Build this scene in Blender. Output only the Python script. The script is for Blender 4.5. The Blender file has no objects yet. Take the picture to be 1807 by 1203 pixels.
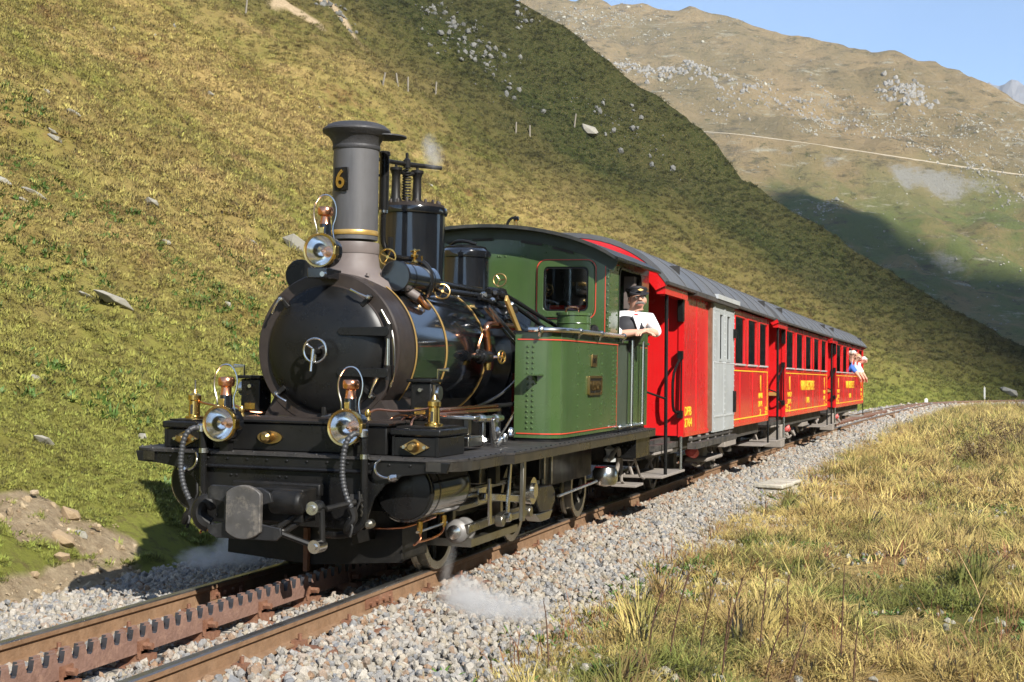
import bpy, bmesh, math, random
import numpy as np
from mathutils import Vector, Matrix, Euler
random.seed(7); rng=np.random.default_rng(7)
SC=bpy.context.scene
# ---------------------------------------------------------------- camera, sky, sun, exposure
cam=bpy.data.cameras.new('camera'); CAM=bpy.data.objects.new('camera',cam); SC.collection.objects.link(CAM)
cam.sensor_width=36; cam.lens=2510/1807*36; cam.clip_start=.1; cam.clip_end=12000
_y,_p,_r=math.radians(17.4),math.radians(1.2),math.radians(.5)
_f=Vector((-math.sin(_y)*math.cos(_p),math.cos(_y)*math.cos(_p),math.sin(_p)))
_R=Vector((math.cos(_y),math.sin(_y),0)); _U=_R.cross(_f)
R2=_R*math.cos(_r)+_U*math.sin(_r); U2=_U*math.cos(_r)-_R*math.sin(_r)
CPOS=Vector((4.15,-8.65,1.42))
CAM.matrix_world=Matrix(((R2.x,U2.x,-_f.x,CPOS.x),(R2.y,U2.y,-_f.y,CPOS.y),(R2.z,U2.z,-_f.z,CPOS.z),(0,0,0,1)))
SC.camera=CAM
SUN=Vector((.63,-.52,.58)).normalized()
W=bpy.data.worlds.new('World'); SC.world=W; W.use_nodes=True
wt=W.node_tree; bg=wt.nodes['Background']; sk=wt.nodes.new('ShaderNodeTexSky'); sk.sky_type='NISHITA'
sk.sun_disc=False; sk.sun_elevation=math.asin(SUN.z); sk.sun_rotation=math.atan2(SUN.x,SUN.y)
sk.altitude=2000; sk.air_density=1.0; sk.dust_density=.3; sk.ozone_density=2.5
wt.links.new(sk.outputs[0],bg.inputs[0]); bg.inputs[1].default_value=.095
sl=bpy.data.lights.new('sun','SUN'); sl.energy=5.0; sl.angle=math.radians(.53); sl.color=(1,.96,.89)
so=bpy.data.objects.new('sun',sl); SC.collection.objects.link(so); so.rotation_euler=SUN.to_track_quat('Z','Y').to_euler()
SC.view_settings.view_transform='Standard'; SC.view_settings.look='None'; SC.view_settings.exposure=1.12; SC.view_settings.gamma=1
SC.view_settings.use_curve_mapping=False
SC.cycles.max_bounces=8; SC.cycles.transparent_max_bounces=12; SC.cycles.volume_bounces=2
# ---------------------------------------------------------------- helpers
class MB:
    def __init__(s): s.v=[]; s.f=[]
    def add(s,vs,fs):
        o=len(s.v); s.v+= [tuple(p) for p in vs]; s.f+=[tuple(i+o for i in f) for f in fs]; return s
    def box(s,x0,x1,y0,y1,z0,z1):
        return s.add([(x0,y0,z0),(x1,y0,z0),(x1,y1,z0),(x0,y1,z0),(x0,y0,z1),(x1,y0,z1),(x1,y1,z1),(x0,y1,z1)],
            [(0,3,2,1),(4,5,6,7),(0,1,5,4),(1,2,6,5),(2,3,7,6),(3,0,4,7)])
    def obox(s,c,size,M):
        h=[a/2 for a in size]; c=Vector(c)
        vs=[c+M@Vector((sx*h[0],sy*h[1],sz*h[2])) for sz in(-1,1) for sx,sy in((-1,-1),(1,-1),(1,1),(-1,1))]
        return s.add(vs,[(0,3,2,1),(4,5,6,7),(0,1,5,4),(1,2,6,5),(2,3,7,6),(3,0,4,7)])
    def ring(s,rings,cap0=True,cap1=True,loop=False):
        n=len(rings[0]); o=[p for r in rings for p in r]; f=[]
        m=len(rings)
        for i in range(m if loop else m-1):
            a=i*n; b=((i+1)%m)*n
            for k in range(n): f.append((a+k,a+(k+1)%n,b+(k+1)%n,b+k))
        if not loop:
            if cap0: f.append(tuple(range(n-1,-1,-1)))
            if cap1: f.append(tuple((m-1)*n+k for k in range(n)))
        return s.add(o,f)
    def cyl(s,p0,p1,r0,r1=None,n=16,cap=True):
        r1=r0 if r1 is None else r1; return s.lathe([(r0,0),(r1,(Vector(p1)-Vector(p0)).length)],p0,Vector(p1)-Vector(p0),n,cap,cap)
    def lathe(s,prof,o=(0,0,0),ax=(0,0,1),n=24,cap0=True,cap1=True):
        ax=Vector(ax).normalized(); o=Vector(o); u=ax.orthogonal().normalized(); w=ax.cross(u)
        R=[]
        for r,h in prof: R.append([o+ax*h+(u*math.cos(2*math.pi*k/n)+w*math.sin(2*math.pi*k/n))*r for k in range(n)])
        return s.ring(R,cap0,cap1)
    def tube(s,pts,r,n=8,closed=False,smooth=0):
        P=[Vector(p) for p in pts]; n0=len(P)
        for _ in range(smooth):
            Q=[P[0]] if not closed else []
            for i in range(len(P)-(0 if closed else 1)):
                a,b=P[i],P[(i+1)%len(P)]; Q+=[a*.75+b*.25,a*.25+b*.75]
            if not closed: Q.append(P[-1])
            P=Q
        m=len(P); R=[]; u=None
        for i in range(m):
            t=(P[(i+1)%m]-P[i-1]) if closed else (P[min(i+1,m-1)]-P[max(i-1,0)])
            t.normalize()
            if u is None: u=t.orthogonal().normalized()
            u=(u-t*u.dot(t)).normalized(); w=t.cross(u)
            rr=float(np.interp(i/max(m-1,1)*(n0-1),range(n0),r)) if isinstance(r,(list,tuple)) else r
            R.append([P[i]+(u*math.cos(2*math.pi*k/n)+w*math.sin(2*math.pi*k/n))*rr for k in range(n)])
        return s.ring(R,True,True,closed)
    def torus(s,c,ax,R,r,n=28,m=8):
        ax=Vector(ax).normalized(); u=ax.orthogonal().normalized(); w=ax.cross(u); c=Vector(c)
        return s.tube([c+(u*math.cos(2*math.pi*k/n)+w*math.sin(2*math.pi*k/n))*R for k in range(n)],r,m,True)
    def sph(s,c,r,n=12,m=8,sc=(1,1,1)):
        R=[]; c=Vector(c)
        for j in range(m+1):
            t=math.pi*j/m; rr=max(math.sin(t),.001)
            R.append([c+Vector((math.cos(2*math.pi*k/n)*rr*sc[0],math.sin(2*math.pi*k/n)*rr*sc[1],-math.cos(t)*sc[2]))*r for k in range(n)])
        return s.ring(R)
    def prism(s,poly,axis,a,b):
        def P(u,v,w): return {'x':(w,u,v),'y':(u,w,v),'z':(u,v,w)}[axis]
        n=len(poly); vs=[P(u,v,a) for u,v in poly]+[P(u,v,b) for u,v in poly]
        f=[tuple(range(n)),tuple(range(2*n-1,n-1,-1))]+[(k,n+k,n+(k+1)%n,(k+1)%n) for k in range(n)]
        return s.add(vs,f)
    def build(s,name,mat,parent=None,bev=0,sharp=35,flat=False,mirror=False):
        me=bpy.data.meshes.new(name); me.from_pydata(s.v,[],s.f); me.update()
        bm=bmesh.new(); bm.from_mesh(me); bmesh.ops.recalc_face_normals(bm,faces=bm.faces[:]); bm.to_mesh(me); bm.free()
        if not flat:
            for p in me.polygons: p.use_smooth=True
            me.set_sharp_from_angle(angle=math.radians(sharp))
        for m in (mat if isinstance(mat,(list,tuple)) else [mat]): me.materials.append(m)
        o=bpy.data.objects.new(name,me); SC.collection.objects.link(o)
        if parent is not None: o.parent=parent
        if bev:
            b=o.modifiers.new('bevel','BEVEL'); b.width=bev; b.segments=2; b.limit_method='ANGLE'; b.angle_limit=math.radians(40)
        return o
def tag(o,label=None,cat=None,group=None,kind=None):
    if label: o['label']=label
    if cat: o['category']=cat
    if group: o['group']=group
    if kind: o['kind']=kind
    return o
def empty(name,loc=(0,0,0),rot=(0,0,0),**k):
    o=bpy.data.objects.new(name,None); SC.collection.objects.link(o); o.location=loc; o.rotation_euler=rot; o.empty_display_size=.2
    return tag(o,**k)
def rep(src,loc=None,rot=None,parent=None):
    c=src.copy(); SC.collection.objects.link(c)
    if loc is not None: c.location=loc
    if rot is not None: c.rotation_euler=rot
    if parent is not None: c.parent=parent
    return c
def copytree(o,parent=None):
    c=o.copy(); SC.collection.objects.link(c)
    if parent is not None: c.parent=parent
    for ch in o.children: copytree(ch,c)
    return c
def rrect(x0,x1,z0,z1,r,n=5):
    P=[]
    for cx,cz,a in((x1-r,z1-r,0),(x0+r,z1-r,90),(x0+r,z0+r,180),(x1-r,z0+r,270)):
        for k in range(n+1):
            t=math.radians(a+90*k/n); P.append((cx+r*math.cos(t),cz+r*math.sin(t)))
    return P
def frame_prism(mb,outer,inner,axis,a,b):
    n=len(outer)
    def P(u,v,w): return {'x':(w,u,v),'y':(u,w,v),'z':(u,v,w)}[axis]
    vs=[P(*p,a) for p in outer]+[P(*p,a) for p in inner]+[P(*p,b) for p in outer]+[P(*p,b) for p in inner]
    f=[]
    for k in range(n):
        j=(k+1)%n
        f+=[(k,j,n+j,n+k),(2*n+k,3*n+k,3*n+j,2*n+j),(k,2*n+k,2*n+j,j),(n+k,n+j,3*n+j,3*n+k)]
    return mb.add(vs,f)
FMX=Matrix(((0,0,1),(1,0,0),(0,1,0)))      # text on a face towards +x, reading towards +y
FMY=Matrix(((1,0,0),(0,0,-1),(0,1,0)))     # text on a face towards -y, reading towards +x
def text(name,s,c,w,h,M,mat,parent,depth=.004,bold=0.0):
    cu=bpy.data.curves.new(name,'FONT'); cu.body=s; cu.extrude=depth/2; cu.align_x='CENTER'; cu.resolution_u=3; cu.offset=bold
    t=bpy.data.objects.new(name,cu); SC.collection.objects.link(t)
    dg=bpy.context.evaluated_depsgraph_get(); me=bpy.data.meshes.new_from_object(t.evaluated_get(dg))
    bpy.data.objects.remove(t); bpy.data.curves.remove(cu)
    co=np.array([v.co[:] for v in me.vertices]); lo=co.min(0); hi=co.max(0)
    for v in me.vertices:
        p=Vector(((v.co.x-(lo[0]+hi[0])/2)*w/max(hi[0]-lo[0],1e-4),(v.co.y-(lo[1]+hi[1])/2)*h/max(hi[1]-lo[1],1e-4),v.co.z))
        v.co=M@p+Vector(c)
    me.materials.clear(); me.materials.append(mat)
    o=bpy.data.objects.new(name,me); SC.collection.objects.link(o); o.parent=parent
    return o
# ---------------------------------------------------------------- materials
def nd(nt,t,loc=None,**k):
    n=nt.nodes.new(t)
    for a,b in k.items():
        if a in('inp',):
            for i,v in b.items(): n.inputs[i].default_value=v
        else: setattr(n,a,b)
    return n
def mat(name,col,rough=.5,metal=0,var=.15,vs=3.0,bump=0,bs=60,dust=0,dcol=(.22,.18,.13),coat=0,spec=.5,stain=0,stcol=(.1,.05,.03),streak=0,skcol=(.03,.028,.024)):
    m=bpy.data.materials.new(name); m.use_nodes=True; nt=m.node_tree; L=nt.links.new; b=nt.nodes['Principled BSDF']
    tc=nd(nt,'ShaderNodeTexCoord'); n1=nd(nt,'ShaderNodeTexNoise',inp={'Scale':vs,'Detail':6,'Roughness':.6}); L(tc.outputs['Object'],n1.inputs['Vector'])
    mx=nd(nt,'ShaderNodeMix',data_type='RGBA'); mx.inputs[6].default_value=(*[c*(1-var) for c in col],1); mx.inputs[7].default_value=(*[min(1,c*(1+var)) for c in col],1)
    L(n1.outputs[0],mx.inputs[0]); out=mx.outputs[2]
    def over(out,amt,c,sc,lo,hi):
        n2=nd(nt,'ShaderNodeTexNoise',inp={'Scale':sc,'Detail':8,'Roughness':.7}); L(tc.outputs['Object'],n2.inputs['Vector'])
        mr=nd(nt,'ShaderNodeMapRange',inp={1:lo,2:hi,3:0,4:amt}); L(n2.outputs[0],mr.inputs[0])
        m2=nd(nt,'ShaderNodeMix',data_type='RGBA'); m2.inputs[7].default_value=(*c,1); L(mr.outputs[0],m2.inputs[0]); L(out,m2.inputs[6]); return m2.outputs[2]
    if dust: out=over(out,dust,dcol,vs*2.3,.42,.72)
    if stain: out=over(out,stain,stcol,vs*1.1,.5,.7)
    if streak:
        mp=nd(nt,'ShaderNodeMapping'); mp.inputs['Scale'].default_value=(7,7,.55); L(tc.outputs['Object'],mp.inputs[0])
        n4=nd(nt,'ShaderNodeTexNoise',inp={'Scale':2.,'Detail':7,'Roughness':.7}); L(mp.outputs[0],n4.inputs['Vector'])
        m4=nd(nt,'ShaderNodeMapRange',inp={1:.5,2:.74,3:0,4:streak}); L(n4.outputs[0],m4.inputs[0]); m5=nd(nt,'ShaderNodeMix',data_type='RGBA'); m5.inputs[7].default_value=(*skcol,1); L(m4.outputs[0],m5.inputs[0]); L(out,m5.inputs[6]); out=m5.outputs[2]
    L(out,b.inputs['Base Color'])
    rr=nd(nt,'ShaderNodeMapRange',inp={1:.3,2:.7,3:max(.02,rough*.75),4:min(1,rough*1.3+.02)}); L(n1.outputs[0],rr.inputs[0]); L(rr.outputs[0],b.inputs['Roughness'])
    b.inputs['Metallic'].default_value=metal; b.inputs['Coat Weight'].default_value=coat; b.inputs['Coat Roughness'].default_value=.06
    b.inputs['Specular IOR Level'].default_value=spec
    if bump:
        n3=nd(nt,'ShaderNodeTexNoise',inp={'Scale':bs,'Detail':5}); L(tc.outputs['Object'],n3.inputs['Vector'])
        bp=nd(nt,'ShaderNodeBump',inp={'Strength':bump,'Distance':.02}); L(n3.outputs[0],bp.inputs['Height']); L(bp.outputs[0],b.inputs['Normal'])
    return m
def glassm(name,tint=(.85,.92,.9),gl=.16):
    m=bpy.data.materials.new(name); m.use_nodes=True; nt=m.node_tree; L=nt.links.new; nt.nodes.remove(nt.nodes['Principled BSDF'])
    t=nd(nt,'ShaderNodeBsdfTransparent'); t.inputs[0].default_value=(*tint,1); g=nd(nt,'ShaderNodeBsdfGlossy'); g.inputs['Roughness'].default_value=.03
    fr=nd(nt,'ShaderNodeFresnel'); fr.inputs[0].default_value=1.5; mr=nd(nt,'ShaderNodeMapRange',inp={1:0,2:1,3:gl*.5,4:1}); L(fr.outputs[0],mr.inputs[0])
    mx=nd(nt,'ShaderNodeMixShader'); L(mr.outputs[0],mx.inputs[0]); L(t.outputs[0],mx.inputs[1]); L(g.outputs[0],mx.inputs[2]); L(mx.outputs[0],nt.nodes['Material Output'].inputs[0]); return m
BLK=mat('black_gloss_paint',(.006,.007,.009),.12,var=.3,coat=.8,dust=.025,vs=2)
BLM=mat('black_satin_paint',(.008,.008,.008),.28,var=.3,dust=.02,vs=4,spec=.28)
BLD=mat('sooty_black',(.007,.0068,.0065),.45,var=.4,dust=.05,spec=.25,vs=5)
SMK=mat('heat_browned_black',(.030,.023,.020),.42,var=.35,vs=6,dust=.05,spec=.3)
GRY=mat('chimney_grey',(.085,.083,.085),.5,streak=.4,var=.12,vs=3,stain=.25,stcol=(.05,.045,.04))
CHB=mat('chimney_base',(.14,.115,.105),.5,var=.2,vs=6)
CAP=mat('chimney_cap_iron',(.035,.034,.036),.6,var=.2,vs=8,bump=.2)
GRN=mat('green_paint',(.047,.086,.027),.24,streak=.38,var=.10,vs=1.6,coat=.25,dust=.07,dcol=(.2,.2,.12))
RDL=mat('red_lining',(.55,.06,.03),.4)
STL=mat('polished_steel',(.62,.61,.58),.22,1,var=.1)
CRM=mat('bright_worn_steel',(.36,.34,.29),.3,1,var=.25,stain=.45,stcol=(.12,.09,.05))
ALU=mat('silver_paint',(.55,.56,.55),.4,.3,var=.1,stain=.3,stcol=(.15,.13,.1))
BRS=mat('brass',(.72,.49,.16),.22,1,var=.12)
BNZ=mat('bronze',(.45,.30,.12),.3,1,var=.2)
GLD=mat('gold_paint_band',(.62,.40,.13),.35,.6,var=.1)
COP=mat('copper',(.80,.36,.20),.2,1,var=.1)
RUST=mat('rusty_iron',(.17,.075,.04),.8,var=.35,vs=9,bump=.35,bs=40,stain=.35,stcol=(.30,.20,.13))
RLS=mat('rail_side',(.20,.115,.06),.75,var=.35,vs=9,bump=.25,stain=.5,stcol=(.30,.19,.11),dust=.3,dcol=(.09,.06,.04))
RLT=mat('rail_top_steel',(.30,.28,.26),.3,.9,var=.2,vs=5)
RACK=mat('rack_steel',(.20,.115,.085),.7,.1,var=.3,vs=12,bump=.3,bs=50,stain=.5,stcol=(.36,.22,.15))
RCKT=mat('greased_rack_tooth',(.06,.06,.065),.3,.4,var=.3)
RED=mat('carriage_red',(.62,.011,.013),.26,streak=.22,skcol=(.16,.03,.02),var=.04,vs=1.2,coat=.3,dust=.05,dcol=(.5,.12,.09))
YEL=mat('yellow_lettering',(.85,.56,.03),.5,var=.05)
DGR=mat('door_grey',(.36,.38,.38),.42,streak=.3,skcol=(.2,.17,.13),var=.06,vs=2,dust=.1,dcol=(.28,.26,.22))
ROOF=mat('roof_grey',(.09,.092,.096),.55,streak=.0,var=.2,vs=1.8,bump=.1,dust=.25,dcol=(.2,.19,.17))
UND=mat('underframe_dust_black',(.03,.028,.025),.65,var=.3,dust=.45,dcol=(.17,.14,.11),vs=5)
STPW=mat('worn_step_plank',(.24,.21,.18),.8,var=.3,vs=9,bump=.2)
WOOD=mat('varnished_wood',(.42,.22,.06),.4,var=.2,vs=6)
DKI=mat('dark_interior',(.03,.028,.025),.7)
GLS=glassm('window_glass'); LNS=glassm('lamp_glass',(1,1,.98),.10)
MIR=mat('lamp_reflector',(.95,.95,.94),.13,1,var=.02)
HOS=mat('hose_grey_rubber',(.035,.036,.038),.5,var=.2)
SKN=mat('skin',(.62,.34,.24),.5,var=.08); SHT=mat('white_shirt',(.80,.80,.82),.8,var=.04,bump=.15,bs=25); VST=mat('dark_waistcoat',(.02,.02,.025),.75); CLB=mat('cap_cloth',(.012,.012,.016),.7)
HAIR=mat('grey_hair',(.16,.14,.13),.7); BLU=mat('blue_cloth',(.05,.13,.45),.8); LBL=mat('pale_blue_cloth',(.35,.50,.62),.8); RCL=mat('red_cloth',(.5,.03,.03),.8)
# ================================================================ terrain functions
def hsh(i,j,s):
    n=(i.astype(np.int64)*374761393+j.astype(np.int64)*668265263+s*982451653)&0x7fffffff
    n=((n^(n>>13))*1274126177)&0x7fffffff
    return ((n^(n>>16))&0xffff)/65535.0
def vn(x,y,s=0):
    xi=np.floor(x);yi=np.floor(y);fx=x-xi;fy=y-yi
    fx=fx*fx*(3-2*fx);fy=fy*fy*(3-2*fy);xi=xi.astype(int);yi=yi.astype(int)
    a=hsh(xi,yi,s);b=hsh(xi+1,yi,s);c=hsh(xi,yi+1,s);d=hsh(xi+1,yi+1,s)
    return (a+(b-a)*fx)*(1-fy)+(c+(d-c)*fx)*fy-.5
def fbm(x,y,o=4,s=0,g=.5):
    r=0;a=1
    for k in range(o):
        r=r+a*vn(x*2**k+17.3*k,y*2**k-9.1*k,s+k);a*=g
    return r
def sst(a,b,v):
    t=np.clip((v-a)/(b-a),0,1);return t*t*(3-2*t)
def xc(y):
    y=np.asarray(y,float)
    return .00035*np.clip(y-6,0,None)**2+.013*np.clip(y-78,0,None)**2
def zt(y): return -.005*np.clip(np.asarray(y,float)-6,0,70)
PD=np.array([-1,0,1,5.6,10.1,14.5,19,23.5,30,31.5,33.5,38,43,48,70,120,200])
PZ=np.array([0,0.02,.5,3.2,5.8,8.3,11.1,14,18.4,20.1,22.6,26,30.4,34,48.8,85,140])
def hill(x,y):
    x=np.asarray(x,float);y=np.asarray(y,float)
    d=xc(np.minimum(y,112))-2.3-x
    # away from the spur's crest the profile is even; the knobs belong to the crest
    smooth=np.where(d<0,0,.62*d-.12*np.clip(d,0,1))
    w=sst(50,108,y)
    z=smooth*(1-w)+np.interp(d,PD,PZ)*w
    dd=np.clip(d,0,None)
    z=z+fbm(x*.5,y*.5,4,3)*.5*sst(.3,4,dd)+fbm(x*.06,y*.05,3,9)*5.5*sst(5,40,dd)*(1-.6*w)
    z=z+.055*np.sin(dd*5.2+fbm(x*.5,y*.25,3,23)*9)*sst(1.5,4,dd)
    z=z+.16*sst(.1,.8,dd)*(.6+fbm(x*1.3,y*1.3,3,21))
    # shallow gully in front of the far spur
    z=z-3.2*np.exp(-((y-62-.25*dd)/11)**2)*sst(4,26,dd)
    z=z-.27+zt(np.minimum(y,112))
    m=earth(x,y)
    z=z+m*(fbm(x*5,y*5,4,97)*.16-.05)
    return z-np.clip(y-112,0,None)*.9
def earth(x,y):
    a=1-((x+2.90)/.50)**2-((y-1.55)/.72)**2+fbm(x*3,y*3,4,95)*1.3
    b=1.1-((x+2.28)/.30)**2-(np.clip(y-1.0,0,9)/.8)**2+fbm(x*3,y*2,4,96)*1.1
    def seg(x0,y0,x1,y1,w):
        dx,dy=x1-x0,y1-y0; q=np.clip(((x-x0)*dx+(y-y0)*dy)/(dx*dx+dy*dy),0,1); return 1-np.hypot(x-x0-q*dx,y-y0-q*dy)/w
    s=np.maximum(seg(-43,90.3,-38,87.3,.8),seg(-42.5,83.6,-39.3,84.4,.6))+fbm(x*.8,y*.8,3,93)*.9
    s=np.where(y>60,np.maximum(s,-1),-1)
    return np.clip(np.maximum(np.maximum(a,b),s)*2,0,1)
def farz(x,y):
    zr=np.interp(x,FRX,FRZ)
    t=np.clip((y-430)/870,0,1.0)
    z=-70+(zr+70)*(.55*t+.45*t**1.6)
    n=fbm(x*.008,y*.008,5,31)*46+fbm(x*.03+.02*y,y*.03,4,41)*16
    # rock benches
    b=np.sin((z+n*.6)*.085)*5
    g=-np.abs(fbm(x*.011+.004*z,y*.004,4,45))*26+np.abs(fbm(x*.05,y*.05,3,49))*7
    z=z+(n+b+g)*np.sin(np.pi*np.clip(t,0,1))**.7*.8+fbm(x*.02,y*.02,3,47)*6*(t>.9)
    z=z+np.abs(fbm(x*.022+.01*y,y*.022,4,48))*16*sst(.5,.95,t)-4.5*sst(.6,1,t)
    w=np.exp(-((y-np.interp(x,ROX,ROY))/13)**2)
    z=z*(1-w)+np.interp(x,ROX,ROZ)*w
    return z-np.clip(y-1300,0,None)*.5
ROX=np.array([-240,-215,-184,-148,-105,-46,8,60,130.]);ROY=np.array([1062,1052,1040,1024,1027,1033,1062,1105,1150.]);ROZ=np.array([190,187,181,174.5,167.5,157,150.5,147.5,146.])
XFRX=np.array([-1500,1500.]);FRZ=np.array([300,300.])
def verge(x,y):
    x=np.asarray(x,float);y=np.asarray(y,float)
    e=x-xc(np.minimum(y,112))
    z=-.33+zt(np.minimum(y,112))-.04*np.clip(e-1.5,0,4)
    z=z+fbm(x*.9,y*.9,4,61)*.16*sst(1.3,2.4,e)+fbm(x*.25,y*.22,3,66)*.35*sst(2.2,5,e)
    z=z+.30*np.exp(-(((x-5.6)/1.6)**2+((y-24)/11)**2))+.22*np.exp(-(((x-7)/2.5)**2+((y-42)/10)**2))
    z=z-.34*np.clip(e-6.0,0,None)*sst(6,9,e)
    return z

FRX=np.array([-900,-530,-411,-318,-244,-191,-119,-89,-59,-35,-18,8,37,59,102,300,700.]);FRZ=np.array([440,403,363,354,342,331,306,295,287,284,281,267,252,240,220,190,160.])
def grid(name,xs,ys,H,m,kind='structure',xoff=None,smooth=True):
    X,Y=np.meshgrid(xs,ys)
    if xoff is not None: X=X+xoff(Y)
    Z=H(X,Y); v=np.stack([X,Y,Z],-1).reshape(-1,3); nx=len(xs); ny=len(ys)
    i=np.arange(ny-1)[:,None]*nx+np.arange(nx-1)[None]; f=np.stack([i,i+1,i+nx+1,i+nx],-1).reshape(-1,4)
    me=bpy.data.meshes.new(name); me.from_pydata(v.tolist(),[],f.tolist()); me.update()
    me.polygons.foreach_set('use_smooth',[smooth]*len(me.polygons)); me.materials.append(m)
    o=bpy.data.objects.new(name,me); SC.collection.objects.link(o); o['kind']=kind; return o
def rampmix(nt,fac,a,b,lo,hi):
    L=nt.links.new; mr=nd(nt,'ShaderNodeMapRange',inp={1:lo,2:hi,3:0,4:1}); mr.clamp=True; L(fac,mr.inputs[0])
    m=nd(nt,'ShaderNodeMix',data_type='RGBA'); L(mr.outputs[0],m.inputs[0])
    for i,c in((6,a),(7,b)):
        if isinstance(c,tuple): m.inputs[i].default_value=(*c,1)
        else: L(c,m.inputs[i])
    return m.outputs[2]
def noise(nt,vec,sc,det=5,ro=.6,st=None):
    n=nd(nt,'ShaderNodeTexNoise',inp={'Scale':sc,'Detail':det,'Roughness':ro})
    if st:
        mp=nd(nt,'ShaderNodeMapping'); mp.inputs['Scale'].default_value=st; nt.links.new(vec,mp.inputs[0]); vec=mp.outputs[0]
    nt.links.new(vec,n.inputs['Vector']); return n.outputs[0]
def turf(nt,kind):
    g=nd(nt,'ShaderNodeNewGeometry'); P=g.outputs['Position']; L=nt.links.new
    sp=nd(nt,'ShaderNodeSeparateXYZ'); L(P,sp.inputs[0])
    if kind=='hill':
        c=rampmix(nt,noise(nt,P,.11,6,.65),(.43,.31,.115),(.225,.215,.05),.40,.60)
        c=rampmix(nt,noise(nt,P,.9,5,.7),c,(.30,.215,.075),.42,.66)
        c=rampmix(nt,noise(nt,P,.33,5,.7),(.48,.33,.14),c,.30,.44)
        c=rampmix(nt,noise(nt,P,.22,6,.75),c,(.25,.13,.055),.58,.72)
        # greener turf low down by the cutting, far spur's shade painted into the colour
        n=noise(nt,P,.25,5); a=nd(nt,'ShaderNodeMath',operation='MULTIPLY_ADD'); L(n,a.inputs[0]); a.inputs[1].default_value=3.2; L(sp.outputs[2],a.inputs[2])
        c=rampmix(nt,a.outputs[0],(.235,.245,.05),c,1.8,5.0)
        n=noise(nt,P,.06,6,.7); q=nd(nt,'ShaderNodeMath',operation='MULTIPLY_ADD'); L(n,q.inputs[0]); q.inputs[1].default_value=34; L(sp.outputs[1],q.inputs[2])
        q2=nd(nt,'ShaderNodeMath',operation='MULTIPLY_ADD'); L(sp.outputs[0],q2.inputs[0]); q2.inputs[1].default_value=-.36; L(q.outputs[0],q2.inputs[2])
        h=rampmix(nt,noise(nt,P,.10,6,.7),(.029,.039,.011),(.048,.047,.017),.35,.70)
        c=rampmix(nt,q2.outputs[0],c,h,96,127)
    else:
        c=rampmix(nt,noise(nt,P,.8,5,.7),(.52,.375,.15),(.38,.275,.095),.40,.6)
        c=rampmix(nt,noise(nt,P,.55,5,.7),c,(.165,.17,.042),.50,.585)
        c=rampmix(nt,noise(nt,P,1.7,5,.7),c,(.28,.165,.08),.56,.66)
    return c,P
def newm(name):
    m=bpy.data.materials.new(name); m.use_nodes=True; return m,m.node_tree,m.node_tree.nodes['Principled BSDF']
def blade_mat(name,kind,tr=.35):
    m,nt,b=newm(name); L=nt.links.new; c,P=turf(nt,kind)
    at=nd(nt,'ShaderNodeAttribute',attribute_type='INSTANCER',attribute_name='tint')
    hs=nd(nt,'ShaderNodeHueSaturation'); L(c,hs.inputs['Color'])
    mr=nd(nt,'ShaderNodeMapRange',inp={1:0,2:1,3:.50,4:1.65}); L(at.outputs['Fac'],mr.inputs[0]); L(mr.outputs[0],hs.inputs['Value'])
    mh=nd(nt,'ShaderNodeMapRange',inp={1:0,2:1,3:.485,4:.525}); L(at.outputs['Fac'],mh.inputs[0]); L(mh.outputs[0],hs.inputs['Hue'])
    g=nd(nt,'ShaderNodeNewGeometry'); up=(.46,0,.89) if kind=='hill' else (.12,-.05,.99)
    vm=nd(nt,'ShaderNodeMix',data_type='VECTOR'); vm.inputs[0].default_value=.72; L(g.outputs['Normal'],vm.inputs[4]); vm.inputs[5].default_value=up
    vn_=nd(nt,'ShaderNodeVectorMath',operation='NORMALIZE'); L(vm.outputs[1],vn_.inputs[0]); L(vn_.outputs[0],b.inputs['Normal'])
    L(hs.outputs[0],b.inputs['Base Color']); b.inputs['Roughness'].default_value=.65; b.inputs['Specular IOR Level'].default_value=.25
    t=nd(nt,'ShaderNodeBsdfTranslucent'); L(hs.outputs[0],t.inputs[0]); mx=nd(nt,'ShaderNodeMixShader'); mx.inputs[0].default_value=tr
    L(b.outputs[0],mx.inputs[1]); L(t.outputs[0],mx.inputs[2]); L(mx.outputs[0],nt.nodes['Material Output'].inputs[0]); return m
def ground_mat(name,kind):
    m,nt,b=newm(name); L=nt.links.new; c,P=turf(nt,kind)
    dk=nd(nt,'ShaderNodeHueSaturation',inp={'Value':.92}); L(c,dk.inputs['Color']); c=dk.outputs[0]
    f=noise(nt,P,7,8,.75); c2=rampmix(nt,f,(.13,.10,.045),c,.30,.50)
    s=noise(nt,P,.55,7,.75); c2=rampmix(nt,s,c2,(.30,.235,.15),.70,.74)
    if kind=='hill':
        at=nd(nt,'ShaderNodeAttribute',attribute_name='earth'); c2=rampmix(nt,at.outputs['Fac'],c2,rampmix(nt,noise(nt,P,9,8,.75),(.26,.19,.115),(.46,.36,.23),.35,.65),.25,.6)
    L(c2,b.inputs['Base Color']); b.inputs['Roughness'].default_value=.95; b.inputs['Specular IOR Level'].default_value=.1
    bp=nd(nt,'ShaderNodeBump',inp={'Strength':.9,'Distance':.12}); L(noise(nt,P,5,9,.8),bp.inputs['Height']); L(bp.outputs[0],b.inputs['Normal']); return m
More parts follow.
